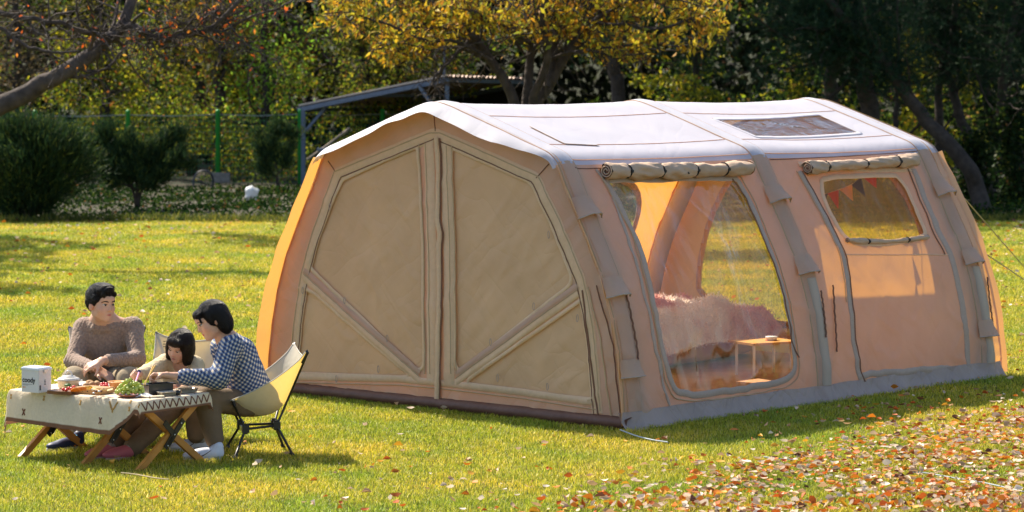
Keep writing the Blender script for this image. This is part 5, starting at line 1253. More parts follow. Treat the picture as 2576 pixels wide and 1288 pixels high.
# foil trays, cup, napkin, small board
foil = mat('foil', (.50, .44, .34), .3, metal=.6, bump=(60, .5))
for k, (u, v) in enumerate(((420, 996), (468, 988))):
    o = thing('foil_tray', tab(u, v) + A([0, .04, 0]), ['crinkled foil tray nearer the black dish', 'crinkled foil tray at the right end of the table'][k], 'tray', rz=RZ - .35)
    MB().prism([(-.05, -.035), (.05, -.035), (.05, .035), (-.05, .035)], 0, .003).obj('base', foil, o)
    for (a_, b_) in (((-.05, -.035), (.05, -.035)), ((.05, -.035), (.05, .035)), ((.05, .035), (-.05, .035)), ((-.05, .035), (-.05, -.035))):
        q0, q1 = A(a_), A(b_); n = 14; t = np.linspace(0, 1, n)[:, None]; base = q0 + (q1 - q0) * t; ou = base * 1.18
        rim = ou * (1 + .03 * np.sin(np.arange(n) * 2.4)[:, None])
        V = np.concatenate([np.c_[base, np.zeros(n)], np.c_[rim, np.full(n, .024)], np.c_[rim * 1.08, np.full(n, .023)]]).reshape(3, n, 3); mk('side', V.reshape(-1, 3), gridF(3, n), foil, o)
    lump('filling', (0, 0, .003), .034, mat('gimbap', (.35, .30, .16), .6, noise=(60, .5)) if k == 0 else MATS['gimbap'], seed=k, parent=o, flat=.25)
o = tag(MB().lathe((0, 0, 0), [(.001, 0), (.016, 0), (.019, .03), (.017, .03), (.014, .004)], 18).obj('sauce_cup', black_metal, None, True), 'tiny black sauce cup between the two foil trays', 'cup'); o.location = tuple(tab(446, 995) + A([0, .02, 0]))
n = 14; X, Y = np.meshgrid(np.linspace(-.05, .05, n), np.linspace(-.04, .04, n), indexing='ij')
V = np.stack([X, Y, .004 + .022 * np.abs(fbm(X * 40, Y * 40, 4)) + .01 * np.cos(X * 40)], -1).reshape(-1, 3)
o = tag(mk('napkin', V, gridF(n, n), mat('paper_white', (.8, .8, .82), .8, .2), None), 'crumpled white paper napkin beside the plate of grapes', 'napkin'); o.location = tuple(tab(362, 1000) + A([0, .02, 0]))
o = tag(roundbox(MB(), (0, 0, .004), (.09, .05, .008), .006).obj('small_board', mat('pale_board', (.55, .48, .34), .6)), 'small flat pale board lying in front of the black dish', 'board'); o.location = tuple(tab(394, 999)); o.rotation_euler = (0, 0, RZ - .6)

# ================================================================ INSIDE THE TENT
def TWp(s, y, z): return T0 + TX * s + TY * y + A([0, 0, z])
bed = empty('air_bed', tuple(TWp(3.25, .80, .07)), TA, 'air bed with pink bedding seen through the film window', 'bed')
matt = mat('mattress_pink', (.80, .50, .34), .8, .1, bump=(6, .3)); sheet = mat('sheet_pink', (.80, .50, .40), .85, .1, bump=(7, .5))
def pad(name, sx, sy, sz, z0, m, parent, amp=.02, seed=0, sq=.25, nu_=40, nv_=26):
    U, Vv = np.meshgrid(np.linspace(0, 1, nu_), np.linspace(0, 2 * math.pi, nv_, endpoint=False), indexing='ij')
    x = (U - .5) * sx; en = np.clip(np.sin(math.pi * U), 0, 1) ** .18
    cy_ = np.sign(np.cos(Vv)) * np.abs(np.cos(Vv)) ** sq; cz_ = np.sign(np.sin(Vv)) * np.abs(np.sin(Vv)) ** (sq * 1.6)
    n_ = amp * fbm(x * 5 + seed, Vv * 2 + seed, seed)
    P = np.stack([x, (sy / 2 * en + n_) * cy_, z0 + sz / 2 + (sz / 2 * en + n_) * cz_], -1)
    return mk(name, P.reshape(-1, 3), gridF(nu_, nv_, wrap_v=True), m, parent, True)
pad('mattress', 2.3, 1.35, .34, 0, matt, bed); pad('sheet', 2.34, 1.39, .10, .28, sheet, bed, .03, 3)
bl = empty('fluffy_blanket', tuple(TWp(3.15, .52, .44)), TA, 'pink and white fluffy blanket heaped on the air bed', 'blanket')
fur = mat('fur_blanket', (.8, .6, .55), .9, .25, attr=True)
nu_, nv_ = 90, 60; X, Y = np.meshgrid(np.linspace(-1.05, 1.05, nu_), np.linspace(-.62, .7, nv_), indexing='ij')
Z = .04 + .13 * np.clip(fbm(X * 2.4, Y * 2.8, 31) + .2, -.2, 1) + .06 * np.abs(fbm(X * 7, Y * 7, 5)) + .07 * np.exp(-((X - .15) ** 2 / .16 + (Y + .0) ** 2 / .1)) ; tt = np.clip((-.36 - Y) / .22, 0, 1); Z = (1 - tt) * Z + tt * (-.14 + .05 * fbm(X * 2.0, X * 0, 4) - .05 * tt)
wc = np.clip(.55 + 2.6 * fbm(X * 2.2, Y * 2.2, 12) + 1.2 * np.exp(-((X - .5) ** 2 / .16 + Y ** 2 / .3)), 0, 1)[..., None]; cc = A([.74, .40, .36]) * (1 - wc) + A([.95, .88, .82]) * wc
mk('blanket', np.stack([X, Y, Z], -1).reshape(-1, 3), gridF(nu_, nv_), fur, bl, True, col=cc.reshape(-1, 3))
n = 16000; r_ = np.random.default_rng(3); i = r_.integers(0, nu_ * nv_, n); B = np.stack([X, Y, Z], -1).reshape(-1, 3)[i] + r_.normal(0, .01, (n, 3)); d = r_.normal(size=(n, 3)) * .6 + A([0, -.4, .9]); d /= np.linalg.norm(d, axis=1, keepdims=True)
s_ = np.cross(d, r_.normal(size=(n, 3))); s_ /= np.linalg.norm(s_, axis=1, keepdims=True)
V = np.stack([B - s_ * .004, B + s_ * .004, B + d * r_.uniform(.02, .045, (n, 1))], 1).reshape(-1, 3)
o = mk('pile', V, np.arange(3 * n).reshape(-1, 3), fur, bl, col=np.repeat(cc.reshape(-1, 3)[i] * 1.05, 3, 0)); o['kind'] = 'stuff'
pw = empty('pillow', tuple(TWp(2.35, 1.0, .44)), TA + .3, 'rounded pink pillow at the near end of the bed', 'pillow'); pad('cushion', .5, .38, .16, 0, sheet, pw, .015, 8, .5)
# small side table inside
ta = gnd(1878, 950, .07); tb2 = gnd(1972, 944, .07); st = empty('side_table', tuple((ta + tb2) / 2 + A([0, .12, 0])), math.atan2((tb2 - ta)[1], (tb2 - ta)[0]), 'small wooden side table with white legs inside the tent', 'table')
stw = np.linalg.norm(tb2 - ta); legm = mat('white_leg', (.8, .78, .72), .4)
MB().box((0, 0, .262), (stw + .10, .34, .018)).obj('tabletop', mat('honey_wood', (.62, .32, .09), .5, noise=(12, .15)), st)
for x in (-stw / 2, stw / 2):
    for y in (-.12, .12): MB().tube([(x, y, 0), (x, y, .255)], .011, 8).obj('leg', legm, st)
cp = np.array(st.location) + A([.06, .0, .272]); cupt = tag(MB().lathe((0, 0, 0), [(.001, 0), (.04, 0), (.05, .022), (.048, .03), (.001, .02)], 20).obj('bowl', mat('stripe_bowl', (.7, .7, .75), .3), None, True), 'small striped bowl standing on the side table in the tent', 'bowl'); cupt.location = tuple(cp)
o = tag(MB().lathe((0, 0, 0), [(.045, 0), (.052, .008), (.001, .008)], 20).obj('saucer', red, None, True), 'red saucer under the striped bowl', 'saucer'); o.location = tuple(cp + A([0, 0, -.008])); cupt.location = tuple(cp + A([0, 0, .002]))
# bunting
ga = empty('bunting', (0, 0, 0), 0, 'string of orange, cream and grey felt pennants hung inside the door window', 'bunting')
pen = {'o': mat('felt_orange', (.62, .12, .03), .9, .2), 'g': mat('felt_grey', (.11, .09, .085), .9, .1), 't': mat('felt_tan', (.75, .38, .12), .9, .25)}
gpt = [at(u, v, Y) for u, v, Y in ((2062, 490, 22.55), (2082, 486, 22.55), (2110, 477, 22.55), (2140, 465, 22.6), (2172, 445, 22.6), (2202, 430, 22.6), (2240, 418, 22.6))]
MB().tube(spline(gpt, 30), .004, 5).obj('cord', rope_tan, ga)
for i, (k, q0, q1, tip) in enumerate((('g', (2058, 494), (2082, 486), (2074, 520)), ('o', (2082, 487), (2110, 478), (2109, 526)), ('t', (2112, 477), (2144, 465), (2146, 506)), ('g', (2142, 466), (2166, 444), (2177, 494)), ('o', (2170, 446), (2205, 440), (2205, 474)))):
    a_, b_, c_ = (at(q[0], q[1], 22.5) for q in (q0, q1, tip)); nn = A([0, .006, 0])
    mk('pennant', [a_, b_, c_, a_ + nn, b_ + nn, c_ + nn], [(0, 2, 1), (3, 4, 5), (0, 1, 4, 3), (1, 2, 5, 4), (2, 0, 3, 5)], pen[k], ga)
# ================================================================ PEOPLE
class Sdf:
    def __init__(s, lo, hi, h):
        s.h = h; s.lo = A(lo, float); n = np.ceil((A(hi) - s.lo) / h).astype(int) + 1; s.F = np.full(n, .3, np.float32); s.n = n
    def _box(s, lo, hi):
        i0 = np.maximum(0, np.floor((lo - s.lo) / s.h).astype(int)); i1 = np.minimum(s.n, np.ceil((hi - s.lo) / s.h).astype(int) + 1)
        if np.any(i1 <= i0): return None
        sl_ = tuple(slice(a, b) for a, b in zip(i0, i1)); g = [s.lo[k] + s.h * np.arange(i0[k], i1[k], dtype=np.float32) for k in range(3)]
        return sl_, np.meshgrid(*g, indexing='ij')
    def _mix(s, sl_, d, k, sub=False):
        F = s.F[sl_]
        if sub:
            h = np.maximum(k - np.abs(F + d), 0) / k; s.F[sl_] = np.maximum(F, -d) + h * h * k * .25
        else:
            h = np.maximum(k - np.abs(F - d), 0) / k; s.F[sl_] = np.minimum(F, d) - h * h * k * .25
    def cap(s, p, q, r1, r2=None, k=.02, sub=False):
        p, q = A(p, float), A(q, float); r2 = r1 if r2 is None else r2; m = max(r1, r2) + k + s.h * 3
        b = s._box(np.minimum(p, q) - m, np.maximum(p, q) + m)
        if b is None: return s
        sl_, (X, Y, Z) = b; d = q - p; L2 = d @ d + 1e-12
        t = np.clip(((X - p[0]) * d[0] + (Y - p[1]) * d[1] + (Z - p[2]) * d[2]) / L2, 0, 1)
        D = np.sqrt((X - p[0] - d[0] * t) ** 2 + (Y - p[1] - d[1] * t) ** 2 + (Z - p[2] - d[2] * t) ** 2) - (r1 + (r2 - r1) * t)
        s._mix(sl_, D, k, sub); return s
    def ell(s, c, r, M=None, k=.02, sub=False):
        c = A(c, float); r = A(r, float); M = np.eye(3) if M is None else M; m = r.max() + k + s.h * 3
        b = s._box(c - m, c + m)
        if b is None: return s
        sl_, (X, Y, Z) = b; P = np.stack([X - c[0], Y - c[1], Z - c[2]], -1) @ M
        q = np.linalg.norm(P / r, axis=-1); g = np.linalg.norm(P / (r * r), axis=-1) + 1e-6
        s._mix(sl_, (q * (q - 1) / g).astype(np.float32), k, sub); return s
    def mesh(s):
        F = s.F; n = F.shape; S = F < 0
        c8 = [S[i:n[0] - 1 + i, j:n[1] - 1 + j, k:n[2] - 1 + k] for i in (0, 1) for j in (0, 1) for k in (0, 1)]
        cnt = sum(c.astype(np.int8) for c in c8); act = (cnt > 0) & (cnt < 8); idx = np.full(act.shape, -1, np.int64); ci = np.argwhere(act); idx[act] = np.arange(len(ci))
        acc = np.zeros((len(ci), 3)); num = np.zeros(len(ci)); corners = [A(c) for c in ((0, 0, 0), (1, 0, 0), (0, 1, 0), (0, 0, 1), (1, 1, 0), (1, 0, 1), (0, 1, 1), (1, 1, 1))]
        for a in corners:
            for ax in range(3):
                if a[ax]: continue
                b = a.copy(); b[ax] = 1; fa = F[tuple((ci + a).T)]; fb = F[tuple((ci + b).T)]; x = (fa < 0) != (fb < 0)
                t = np.where(x, fa / (fa - fb + 1e-12 * (fa == fb)), 0); acc += x[:, None] * (a + (b - a) * t[:, None]); num += x
        V = s.lo + s.h * (ci + acc / num[:, None]); quads = []
        for ax in range(3):
            a1, a2 = [(1, 2), (2, 0), (0, 1)][ax]; lo = [slice(1, -1)] * 3; lo[ax] = slice(0, -1)
            A0 = S[tuple(lo)]; hi = list(lo); hi[ax] = slice(1, None); B0 = S[tuple(hi)]
            e = np.argwhere(A0 != B0); o = A([1, 1, 1]); o[ax] = 0; e = e + o
            sg = S[tuple(e.T)]; d1 = np.zeros(3, int); d1[a1] = 1; d2 = np.zeros(3, int); d2[a2] = 1
            q = np.stack([idx[tuple((e - d1 - d2).T)], idx[tuple((e - d2).T)], idx[tuple(e.T)], idx[tuple((e - d1).T)]], 1)
            q[~sg] = q[~sg][:, ::-1]; quads.append(q)
        Q = np.concatenate(quads); return V, Q[(Q >= 0).all(1)]
def normals(V, Q):
    fn = np.cross(V[Q[:, 2]] - V[Q[:, 0]], V[Q[:, 3]] - V[Q[:, 1]]); N = np.zeros_like(V)
    for k in range(4): np.add.at(N, Q[:, k], fn)
    return N / (np.linalg.norm(N, axis=1, keepdims=True) + 1e-12)
def relax(V, Q, it=1):
    for _ in range(it):
        S = np.zeros_like(V); c = np.zeros(len(V))
        for k in range(4):
            for j in (1, 3): np.add.at(S, Q[:, k], V[Q[:, (k + j) % 4]]); np.add.at(c, Q[:, k], 1)
        V = V * .4 + .6 * S / np.maximum(c, 1)[:, None]
    return V
def sdf_obj(name, S, m, root, org, colf=None, disp=None, rel=1):
    V, Q = S.mesh(); V = relax(V, Q, rel)
    if disp is not None: V = V + normals(V, Q) * disp(V)[:, None]
    return mk(name, V - org, Q, m, root, True, col=None if colf is None else colf(V))

def skin_mat(name, c, red=.0):
    m = mat(name, c, .5, attr=True, spec=.35, noise=(40, .04)); b = m.node_tree.nodes['Principled BSDF']
    b.inputs['Subsurface Weight'].default_value = .12; b.inputs['Subsurface Radius'].default_value = (.02, .007, .004); b.inputs['Subsurface Scale'].default_value = .4
    return m
SKIN = A([.62, .36, .24]); skin_m = skin_mat('skin', SKIN)
hair_m = mat('black_hair', (.012, .008, .007), .42, spec=.38, wave=(90, .8, 4)); hair_b = mat('brown_hair', (.026, .013, .008), .42, spec=.38, wave=(90, .8, 4))
eye_w = mat('eye_white', (.6, .55, .5), .3); eye_d = mat('iris_dark', (.01, .006, .005), .15); brow_m = mat('brow', (.02, .013, .01), .8)

def head(S, c, fwd, up, sc, neck_to, nr=.052, fem=False, child=False):
    M = frame(fwd, up); L = lambda x, y, z: c + M @ (A([x, y, z]) * sc)
    E = lambda p, r, k=.012, sub=False, MM=None: S.ell(L(*p), A(r) * sc, M if MM is None else M @ MM, k, sub)
    wj = .88 if fem else 1.0
    E((0, -.018, .035), (.074, .094, .082), .01); E((0, .022, -.018), (.063, .068, .082), .03)
    E((0, .040, -.072), (.041 * wj, .046, .036), .026); E((0, .066, -.094), (.020 * wj, .018, .016), .02)
    for s in (-1, 1):
        E((s * .036, .052, -.030), (.028, .028, .030), .02); E((s * .049 * wj, .010, -.062), (.013, .032, .022), .022)
        E((s * .077, -.008, -.012), (.009, .020, .031), .008)
        E((s * .031, .100, .006), (.020, .014, .011), .012, True)
    E((0, .074, .040), (.050, .022, .028), .02)
    S.cap(L(0, .082, .012), L(0, .100 if not child else .094, -.026), .0075 * sc, .0105 * sc, .010)
    for s in (-1, 1): E((s * .011, .091, -.031), (.008, .009, .007), .006)
    E((0, .080, -.054), (.024, .013, .007), .006); E((0, .079, -.066), (.019, .012, .008), .006)
    E((0, .100, -.0595), (.022, .010, .0022), .003, True)
    S.cap(L(0, -.022, -.05), neck_to, nr * sc, nr * 1.12 * sc, .03)
    def col(V):
        P = (V - c) @ M / sc; C = np.tile(SKIN, (len(V), 1))
        g = lambda p, r: np.exp(-np.sum(((P - A(p)) / A(r)) ** 2, 1) * 1.4)[:, None]
        blush = g((.040, .06, -.03), (.03, .03, .025)) + g((-.040, .06, -.03), (.03, .03, .025)) + g((0, .10, -.028), (.015, .02, .012))
        C = C * (1 - blush * A([0.0, .16, .14]) * (1.3 if fem or child else .8))
        ears = g((.078, 0, -.01), (.012, .03, .035)) + g((-.078, 0, -.01), (.012, .03, .035)); C = C * (1 - np.clip(ears, 0, 1) * A([0, .25, .25]))
        lips = np.clip(g((0, .090, -.060), (.022, .018, .0085)) * 2.4 - .5, 0, 1); lc = A([.50, .015, .025]) if fem else A([.45, .13, .11])
        C = C * (1 - lips) + lc * lips
        return C
    return M, L, col
def face_bits(root, org, L, M, sc, shut=.5, fem=False, hm=None):
    for s in (-1, 1):
        o = MB().ell(L(s * .031, .0765, .005) - org, A([.0165, .0105, .0056 + .003 * (1 - shut)]) * sc, 6, 10, M).obj('eye', eye_w, root, True)
        MB().ell(L(s * .031 + .0, .0835, .0035) - org, A([.0070, .0046, .0058 - .001 * shut]) * sc, 6, 8, M).obj('iris', eye_d, o, True)
        q = [L(s * x, y, z) - org for x, y, z in ((.017, .0855, .006), (.024, .0885, .0105 - .003 * shut), (.033, .0880, .0110 - .003 * shut), (.047, .0770, .006))]
        MB().tube(spline(q, 9), A([.0012] + [.0020] * 7 + [.0014] * 3)[:len(spline(q, 9))] * sc * (1.3 if fem else 1.0), 5).obj('lash', eye_d, root, True)
        q = [L(s * x, y, z) - org for x, y, z in ((.014, .0905, .0235), (.026, .0915, .0275), (.040, .0850, .0275), (.054, .0700, .0200))]
        P = spline(q, 12); MB().tube(P, np.linspace(.0042, .0020, len(P)) * sc * (.7 if fem else 1.05), 6).obj('eyebrow', brow_m, root, True)
def strands(root, V, Q, org, m, n, L0, flow, seed=0, lift=.002, w=.0011):
    r = np.random.default_rng(seed); N_ = normals(V, Q); i = r.integers(0, len(V), n); p = V[i] + N_[i] * lift; rows = [p]; nn = N_[i]
    d = np.array([flow(x) for x in p]) + r.normal(0, .16, (n, 3)); L = L0 * r.uniform(.5, 1.3, (n, 1))
    for k in range(4):
        d -= nn * np.sum(d * nn, 1, keepdims=True) * (.96 if k < 3 else .8); d /= np.linalg.norm(d, axis=1, keepdims=True) + 1e-9
        p = p + d * L / 4; j = np.array([np.argmin(((V - x) ** 2).sum(1)) for x in p]) if n < 900 else i
        nn = N_[j]; p = V[j] + (p - V[j]) - nn * np.clip(np.sum((p - V[j]) * nn, 1, keepdims=True) - lift, -.02, .02); rows.append(p)
    R_ = np.stack(rows, 1); s = np.cross(d, nn); s /= np.linalg.norm(s, axis=1, keepdims=True) + 1e-9; ww = A([1, 1, .9, .6, .1]) * w
    P = np.stack([R_ - s[:, None] * ww[None, :, None], R_ + s[:, None] * ww[None, :, None]], 2).reshape(-1, 3) - org
    b = np.arange(n)[:, None] * 10 + np.arange(4)[None] * 2; F = np.stack([b, b + 1, b + 3, b + 2], -1).reshape(-1, 4)
    o = mk('hair_strands', P, F, m, root, True); o['kind'] = 'stuff'; return o
def hair_obj(S, m, root, org, disp, rel, n, L0, flow, seed, w=.0011):
    V, Q = S.mesh(); V = relax(V, Q, rel); V = V + normals(V, Q) * disp(V)[:, None]; o = mk('hair', V - org, Q, m, root, True)
    strands(root, V, Q, org, m, n, L0, flow, seed, .0025, w)
def hand(S, w, d, n, side, sc=1.0, curl=(.3, .35, .4, .45), thumb=.3, k=.005, spread=.08):
    """w wrist, d towards the fingers, n the way the palm faces, side towards the thumb"""
    w, d, n = A(w, float), A(d, float), A(n, float); d /= np.linalg.norm(d); n -= d * n.dot(d); n /= np.linalg.norm(n); s = np.cross(d, n) * side; s /= np.linalg.norm(s)
    for x in (-.026, -.009, .009, .026): S.cap(w + s * x * .6 * sc, w + d * .082 * sc + s * x * sc + n * .004 * sc, .015 * sc, .0125 * sc, .012)
    S.cap(w + s * .012 * sc, w + d * .045 * sc + s * .030 * sc + n * .012 * sc, .014 * sc, .014 * sc, .014)
    for i, (x, l) in enumerate(((.028, .070), (.0095, .078), (-.0095, .073), (-.027, .058))):
        p = w + d * (.084 - .006 * (i == 3)) * sc + s * x * sc; a = curl[i] * .9; v0 = d + s * (x * spread * 25 * .5)
        for j, (f, r_) in enumerate(((.45, .0088), (.31, .0080), (.24, .0070))):
            v = v0 * math.cos(a) + n * math.sin(a); v /= np.linalg.norm(v); q = p + v * l * f * sc; S.cap(p, q, r_ * sc, (r_ - .0006) * sc, k); p = q; a += curl[i] * 1.25
    p = w + d * .030 * sc + s * .030 * sc + n * .008 * sc; v = s * .75 + d * .6 + n * thumb; v /= np.linalg.norm(v)
    q = p + v * .036 * sc; S.cap(p, q, .0115 * sc, .0095 * sc, .008); v = v * .7 + d * .45 + n * thumb * .8; v /= np.linalg.norm(v); S.cap(q, q + v * .030 * sc, .0095 * sc, .0078 * sc, k)
def n3(V, f, seed=0): return (vnoise(V[:, 0] * f + V[:, 2] * f * .6, V[:, 1] * f - V[:, 2] * f * .8, seed) + vnoise(V[:, 2] * f * 1.1 + 7, V[:, 0] * f - V[:, 1] * f, seed + 1))
def knit(V): return .0045 * n3(V, 16, 3) + .0016 * np.sin(V[:, 0] * 260) * np.sign(np.sin(V[:, 2] * 120))
def folds(a=.010, f=9, seed=2): return lambda V: a * n3(V, f, seed) + a * .5 * np.abs(n3(V, f * 2.2, seed + 5))
def shoe(name, root, org, heel, toe, m_up, m_sole, sc=1.0, low=False):
    heel, toe = A(heel, float), A(toe, float); d = toe - heel; L_ = np.linalg.norm(d[:2]); f = A([d[0], d[1], 0]); f /= np.linalg.norm(f); M = frame(f); z0 = heel[2]
    S = Sdf(np.minimum(heel, toe) - .12, np.maximum(heel, toe) + .16, .006)
    P = lambda x, y, z: A([heel[0], heel[1], z0]) + M @ A([x, y, z])
    S.ell(P(0, .035, .045), (.036, .045, .040), M, .02).ell(P(0, L_ * .45, .045), (.038, .08, .036), M, .03).ell(P(0, L_ * .80, .034), (.045, .065, .026), M, .03)
    if not low: S.cap(P(0, .045, .06), P(0, .03, .085), .036, .036, .02)
    V, Q = S.mesh(); V = relax(V, Q); V[:, 2] = np.maximum(V[:, 2], z0 + .014)
    o = mk(name, V - org, Q, m_up, root, True); out = []
    for t in np.linspace(0, 2 * math.pi, 36, endpoint=False):
        y = L_ * .5 - math.cos(t) * L_ * .52; wd = .036 + .010 * np.clip((y - L_ * .4) / L_, 0, 1); out.append((math.sin(t) * wd * (abs(math.sin(t)) ** -.25 if abs(math.sin(t)) > .05 else 1), y))
    mb = MB(); mb.prism(out, 0, .020, lambda p: P(p[0], p[1] + .01, p[2]) - org); mb.obj('sole', m_sole, o)
    return o, P, L_

# ---------------------------------------------------------------- the man
Y0 = 18.85
m0 = gnd(262, 200 + CAMH / 19.05 * FPX); man = empty('person', tuple(m0), 0, 'man with short black hair in a brown knitted sweater, sitting with crossed forearms', 'person'); mo = A(man.location)
hc = at(255, 765, 18.74); hf = A([.70, -.70, -.06])
S = Sdf(A([-3.10, 18.1, .28]), A([-2.45, 19.3, 1.10]), .0055)
nb = at(260, 806, 18.90)
M, L, colf = head(S, hc, hf, (.05, -.02, 1), 1.04, nb, .046)
shL, shR = at(212, 826, 18.92), at(334, 824, 18.92); elL, elR = at(183, 908, 18.75), at(346, 902, 18.75)
pel = at(262, 955, 19.12)
wrR = at(256, 908, 18.42); wrL = at(246, 929, 18.46)
S.cap(nb, at(262, 860, 18.98), .09, .11, .05).cap(at(262, 860, 18.98), pel, .11, .11, .05)
for a, b, c in ((shL, elL, wrL), (shR, elR, wrR)): S.cap(nb, a, .05, .05, .03).cap(a, b, .045, .038, .02).cap(b, c, .038, .027, .015)
hand(S, wrR, (-.80, -.25, -.32), (-.25, .3, -1), 1, 1.08, (.35, .40, .45, .5), .4)
hand(S, wrL, (.72, -.30, -.38), (.2, .2, -1), -1, 1.08, (.40, .40, .42, .45), -.1)
for kn in (at(190, 948, 18.42), at(322, 950, 18.40)): S.cap(pel, kn, .05, .04, .03)
sdf_obj('body', S, skin_m, man, mo, colf)
face_bits(man, mo, L, M, 1.06, .75)
S = Sdf(hc - .17, hc + .17, .005)
h_ = lambda p, r, k=.015, sub=False: S.ell(L(*p), A(r) * 1.06, M, k, sub)
h_((0, -.022, .048), (.083, .102, .084)); h_((.012, .050, .092), (.060, .046, .030)); h_((0, .02, .110), (.062, .065, .028)); h_((0, -.075, .005), (.064, .042, .062))
for s in (-1, 1): h_((s * .070, -.012, .028), (.016, .052, .042))
h_((0, .125, -.03), (.078, .066, .102), .012, True)
for k in range(9): h_((-.046 + k * .0125, .078 + .004 * math.sin(k * 2), .068 + .006 * math.sin(k * 1.7)), (.008, .012, .017), .006)
hair_obj(S, hair_m, man, mo, lambda V: .0045 * n3(V, 60, 3) + .002 * n3(V, 130, 5), 1, 850, .032, lambda x: M @ A([.25, .9, -.15]) if ((x - hc) @ M)[2] > .06 else M @ A([0, .25, -1]), 1, .0013)
sweater = mat('knit_brown', (.30, .20, .145), .95, noise=(60, .22), bump=(70, .6), sheen=.3)
S = Sdf(A([-3.15, 18.15, .28]), A([-2.4, 19.4, .98]), .008)
ch = at(262, 862, 18.93); S.ell(ch, (.175, .12, .16), None, .05).ell(at(262, 832, 18.93), (.165, .10, .085), None, .05).ell(at(262, 925, 19.02), (.165, .125, .14), None, .06)
for a, b, c in ((shL, elL, wrL), (shR, elR, wrR)):
    S.cap(nb + A([0, .01, -.045]), a, .055, .064, .04).cap(a, b, .070, .056, .035).cap(b, b + (c - b) * .82, .056, .041, .02)
for k in range(12): an = k * math.pi / 6; S.cap(nb + A([.052 * math.cos(an), .050 * math.sin(an) - .020, .024 + .018 * math.sin(an)]), nb + A([.088 * math.cos(an), .072 * math.sin(an) - .006, -.040 + .01 * math.sin(an)]), .012, .032, .016)
sdf_obj('sweater', S, sweater, man, mo, None, knit)
khaki = mat('khaki_cotton', (.30, .235, .15), .85, noise=(8, .08), bump=(20, .4)); khaki2 = mat('taupe_cotton', (.17, .115, .07), .85, noise=(8, .08), bump=(18, .4)); dark_cloth = mat('dark_cloth', (.05, .045, .05), .85, bump=(20, .3))
def trousers(root, org, pel, legs, m, r=(.10, .078, .062, .058), lo=None, hi=None, amp=.009, seed=2, name='trousers'):
    pts = np.array([pel] + [q for l in legs for q in l]); S = Sdf(pts.min(0) - .17, pts.max(0) + .17, .009)
    S.ell(pel, (.165, .135, .115), None, .04)
    for (hip, kn, an) in legs: S.cap(hip, kn, r[0], r[1], .035).cap(kn, an, r[2] + .012, r[3], .03)
    return sdf_obj(name, S, m, root, org, None, folds(amp, 10, seed))
an1, an2 = at(196, 1078, 18.30), at(305, 1085, 18.2)
trousers(man, mo, pel, [(at(238, 958, 19.05), at(188, 956, 18.42), an1), (at(286, 958, 19.05), at(324, 958, 18.40), an2)], khaki, (.095, .082, .070, .062))
navy = mat('navy_shoe', (.02, .03, .09), .5); blue = mat('blue_trim', (.03, .22, .40), .5); solew = mat('sole_white', (.6, .6, .62), .6)
for (a, tgt) in ((gnd(208, 1128), (-.75, -.6)), (gnd(310, 1134), (.1, -1))):
    t_ = A([tgt[0], tgt[1], 0]); t_ /= np.linalg.norm(t_); o, P, L_ = shoe('shoe', man, mo, a + A([0, 0, .0]), a + t_ * .25, navy, solew)
    MB().tube([P(-.03, .06, .085) - mo, P(0, .08, .09) - mo, P(.03, .06, .085) - mo], .010, 6).obj('collar', blue, o, True); MB().tube([P(.043, .08, .03) - mo, P(.046, .15, .055) - mo], .006, 5).obj('trim', blue, o)

# ---------------------------------------------------------------- the child
c0 = gnd(455, 200 + CAMH / 18.55 * FPX); kid = empty('person', tuple(c0), 0, 'small girl with black bobbed hair and cream sweater, looking down at her fork', 'person'); ko = A(kid.location)
hc = at(452, 872, 18.40); ks = .88
S = Sdf(A([-2.65, 17.9, .25]), A([-1.95, 18.85, .82]), .005)
nb = at(454, 914, 18.50)
M, L, colf = head(S, hc, A([-.42, -.80, -.36]), (.14, -.25, 1), ks, nb, .042, child=True)
pel = at(455, 985, 18.66); sh1, sh2 = at(417, 912, 18.48), at(492, 918, 18.5); el1, el2 = at(352, 938, 18.25), at(505, 985, 18.35); wr1, wr2 = at(350, 941, 17.98), at(470, 985, 18.1)
el1 = at(372, 936, 18.25); 
S.cap(nb, pel, .07, .08, .04)
for a, b, c in ((sh1, el1, wr1), (sh2, el2, wr2)): S.cap(nb, a, .035, .035, .02).cap(a, b, .034, .028, .02).cap(b, c, .028, .020, .015)
hand(S, wr1, (-.35, -.5, .15), (.75, -.1, -.6), -1, .72, (1.0, 1.05, 1.1, 1.1), .8)
hand(S, wr2, (-.6, -.6, -.2), (0, 0, -1), -1, .72, (.4, .4, .4, .4), .3)
S.cap(pel, at(425, 978, 18.2), .05, .04, .02).cap(pel, at(470, 978, 18.2), .05, .04, .02)
sdf_obj('body', S, skin_m, kid, ko, colf); face_bits(kid, ko, L, M, ks, .95, True)
S = Sdf(hc - .19, hc + .17, .005)
h_ = lambda p, r, k=.02, sub=False: S.ell(L(*p), A(r) * ks, M, k, sub)
h_((0, -.022, .042), (.090, .108, .090)); h_((0, -.07, -.035), (.088, .052, .110), .03)
for s in (-1, 1): h_((s * .078, -.004, -.035), (.024, .056, .105), .02); h_((s * .070, .035, -.030), (.020, .032, .095), .02)
h_((0, .068, .066), (.066, .034, .040), .015); h_((0, .105, -.062), (.056, .065, .092), .010, True)
for k in range(11): h_((-.055 + k * .011, .084 - abs(k - 5) * .003, .040 + .003 * math.sin(k * 2.1)), (.0075, .007, .028), .004)
hair_obj(S, hair_b, kid, ko, lambda V: .003 * n3(V, 40, 3) + .0015 * n3(V, 120, 5), 1, 850, .085, lambda x: M @ A([((x - hc) @ M)[0] * 6, .15, -1]), 2)
crm = mat('cream_knit', (.66, .54, .34), .9, .1, noise=(30, .1), bump=(40, .5)); 
S = Sdf(A([-2.75, 17.85, .22]), A([-1.9, 18.95, .75]), .008)
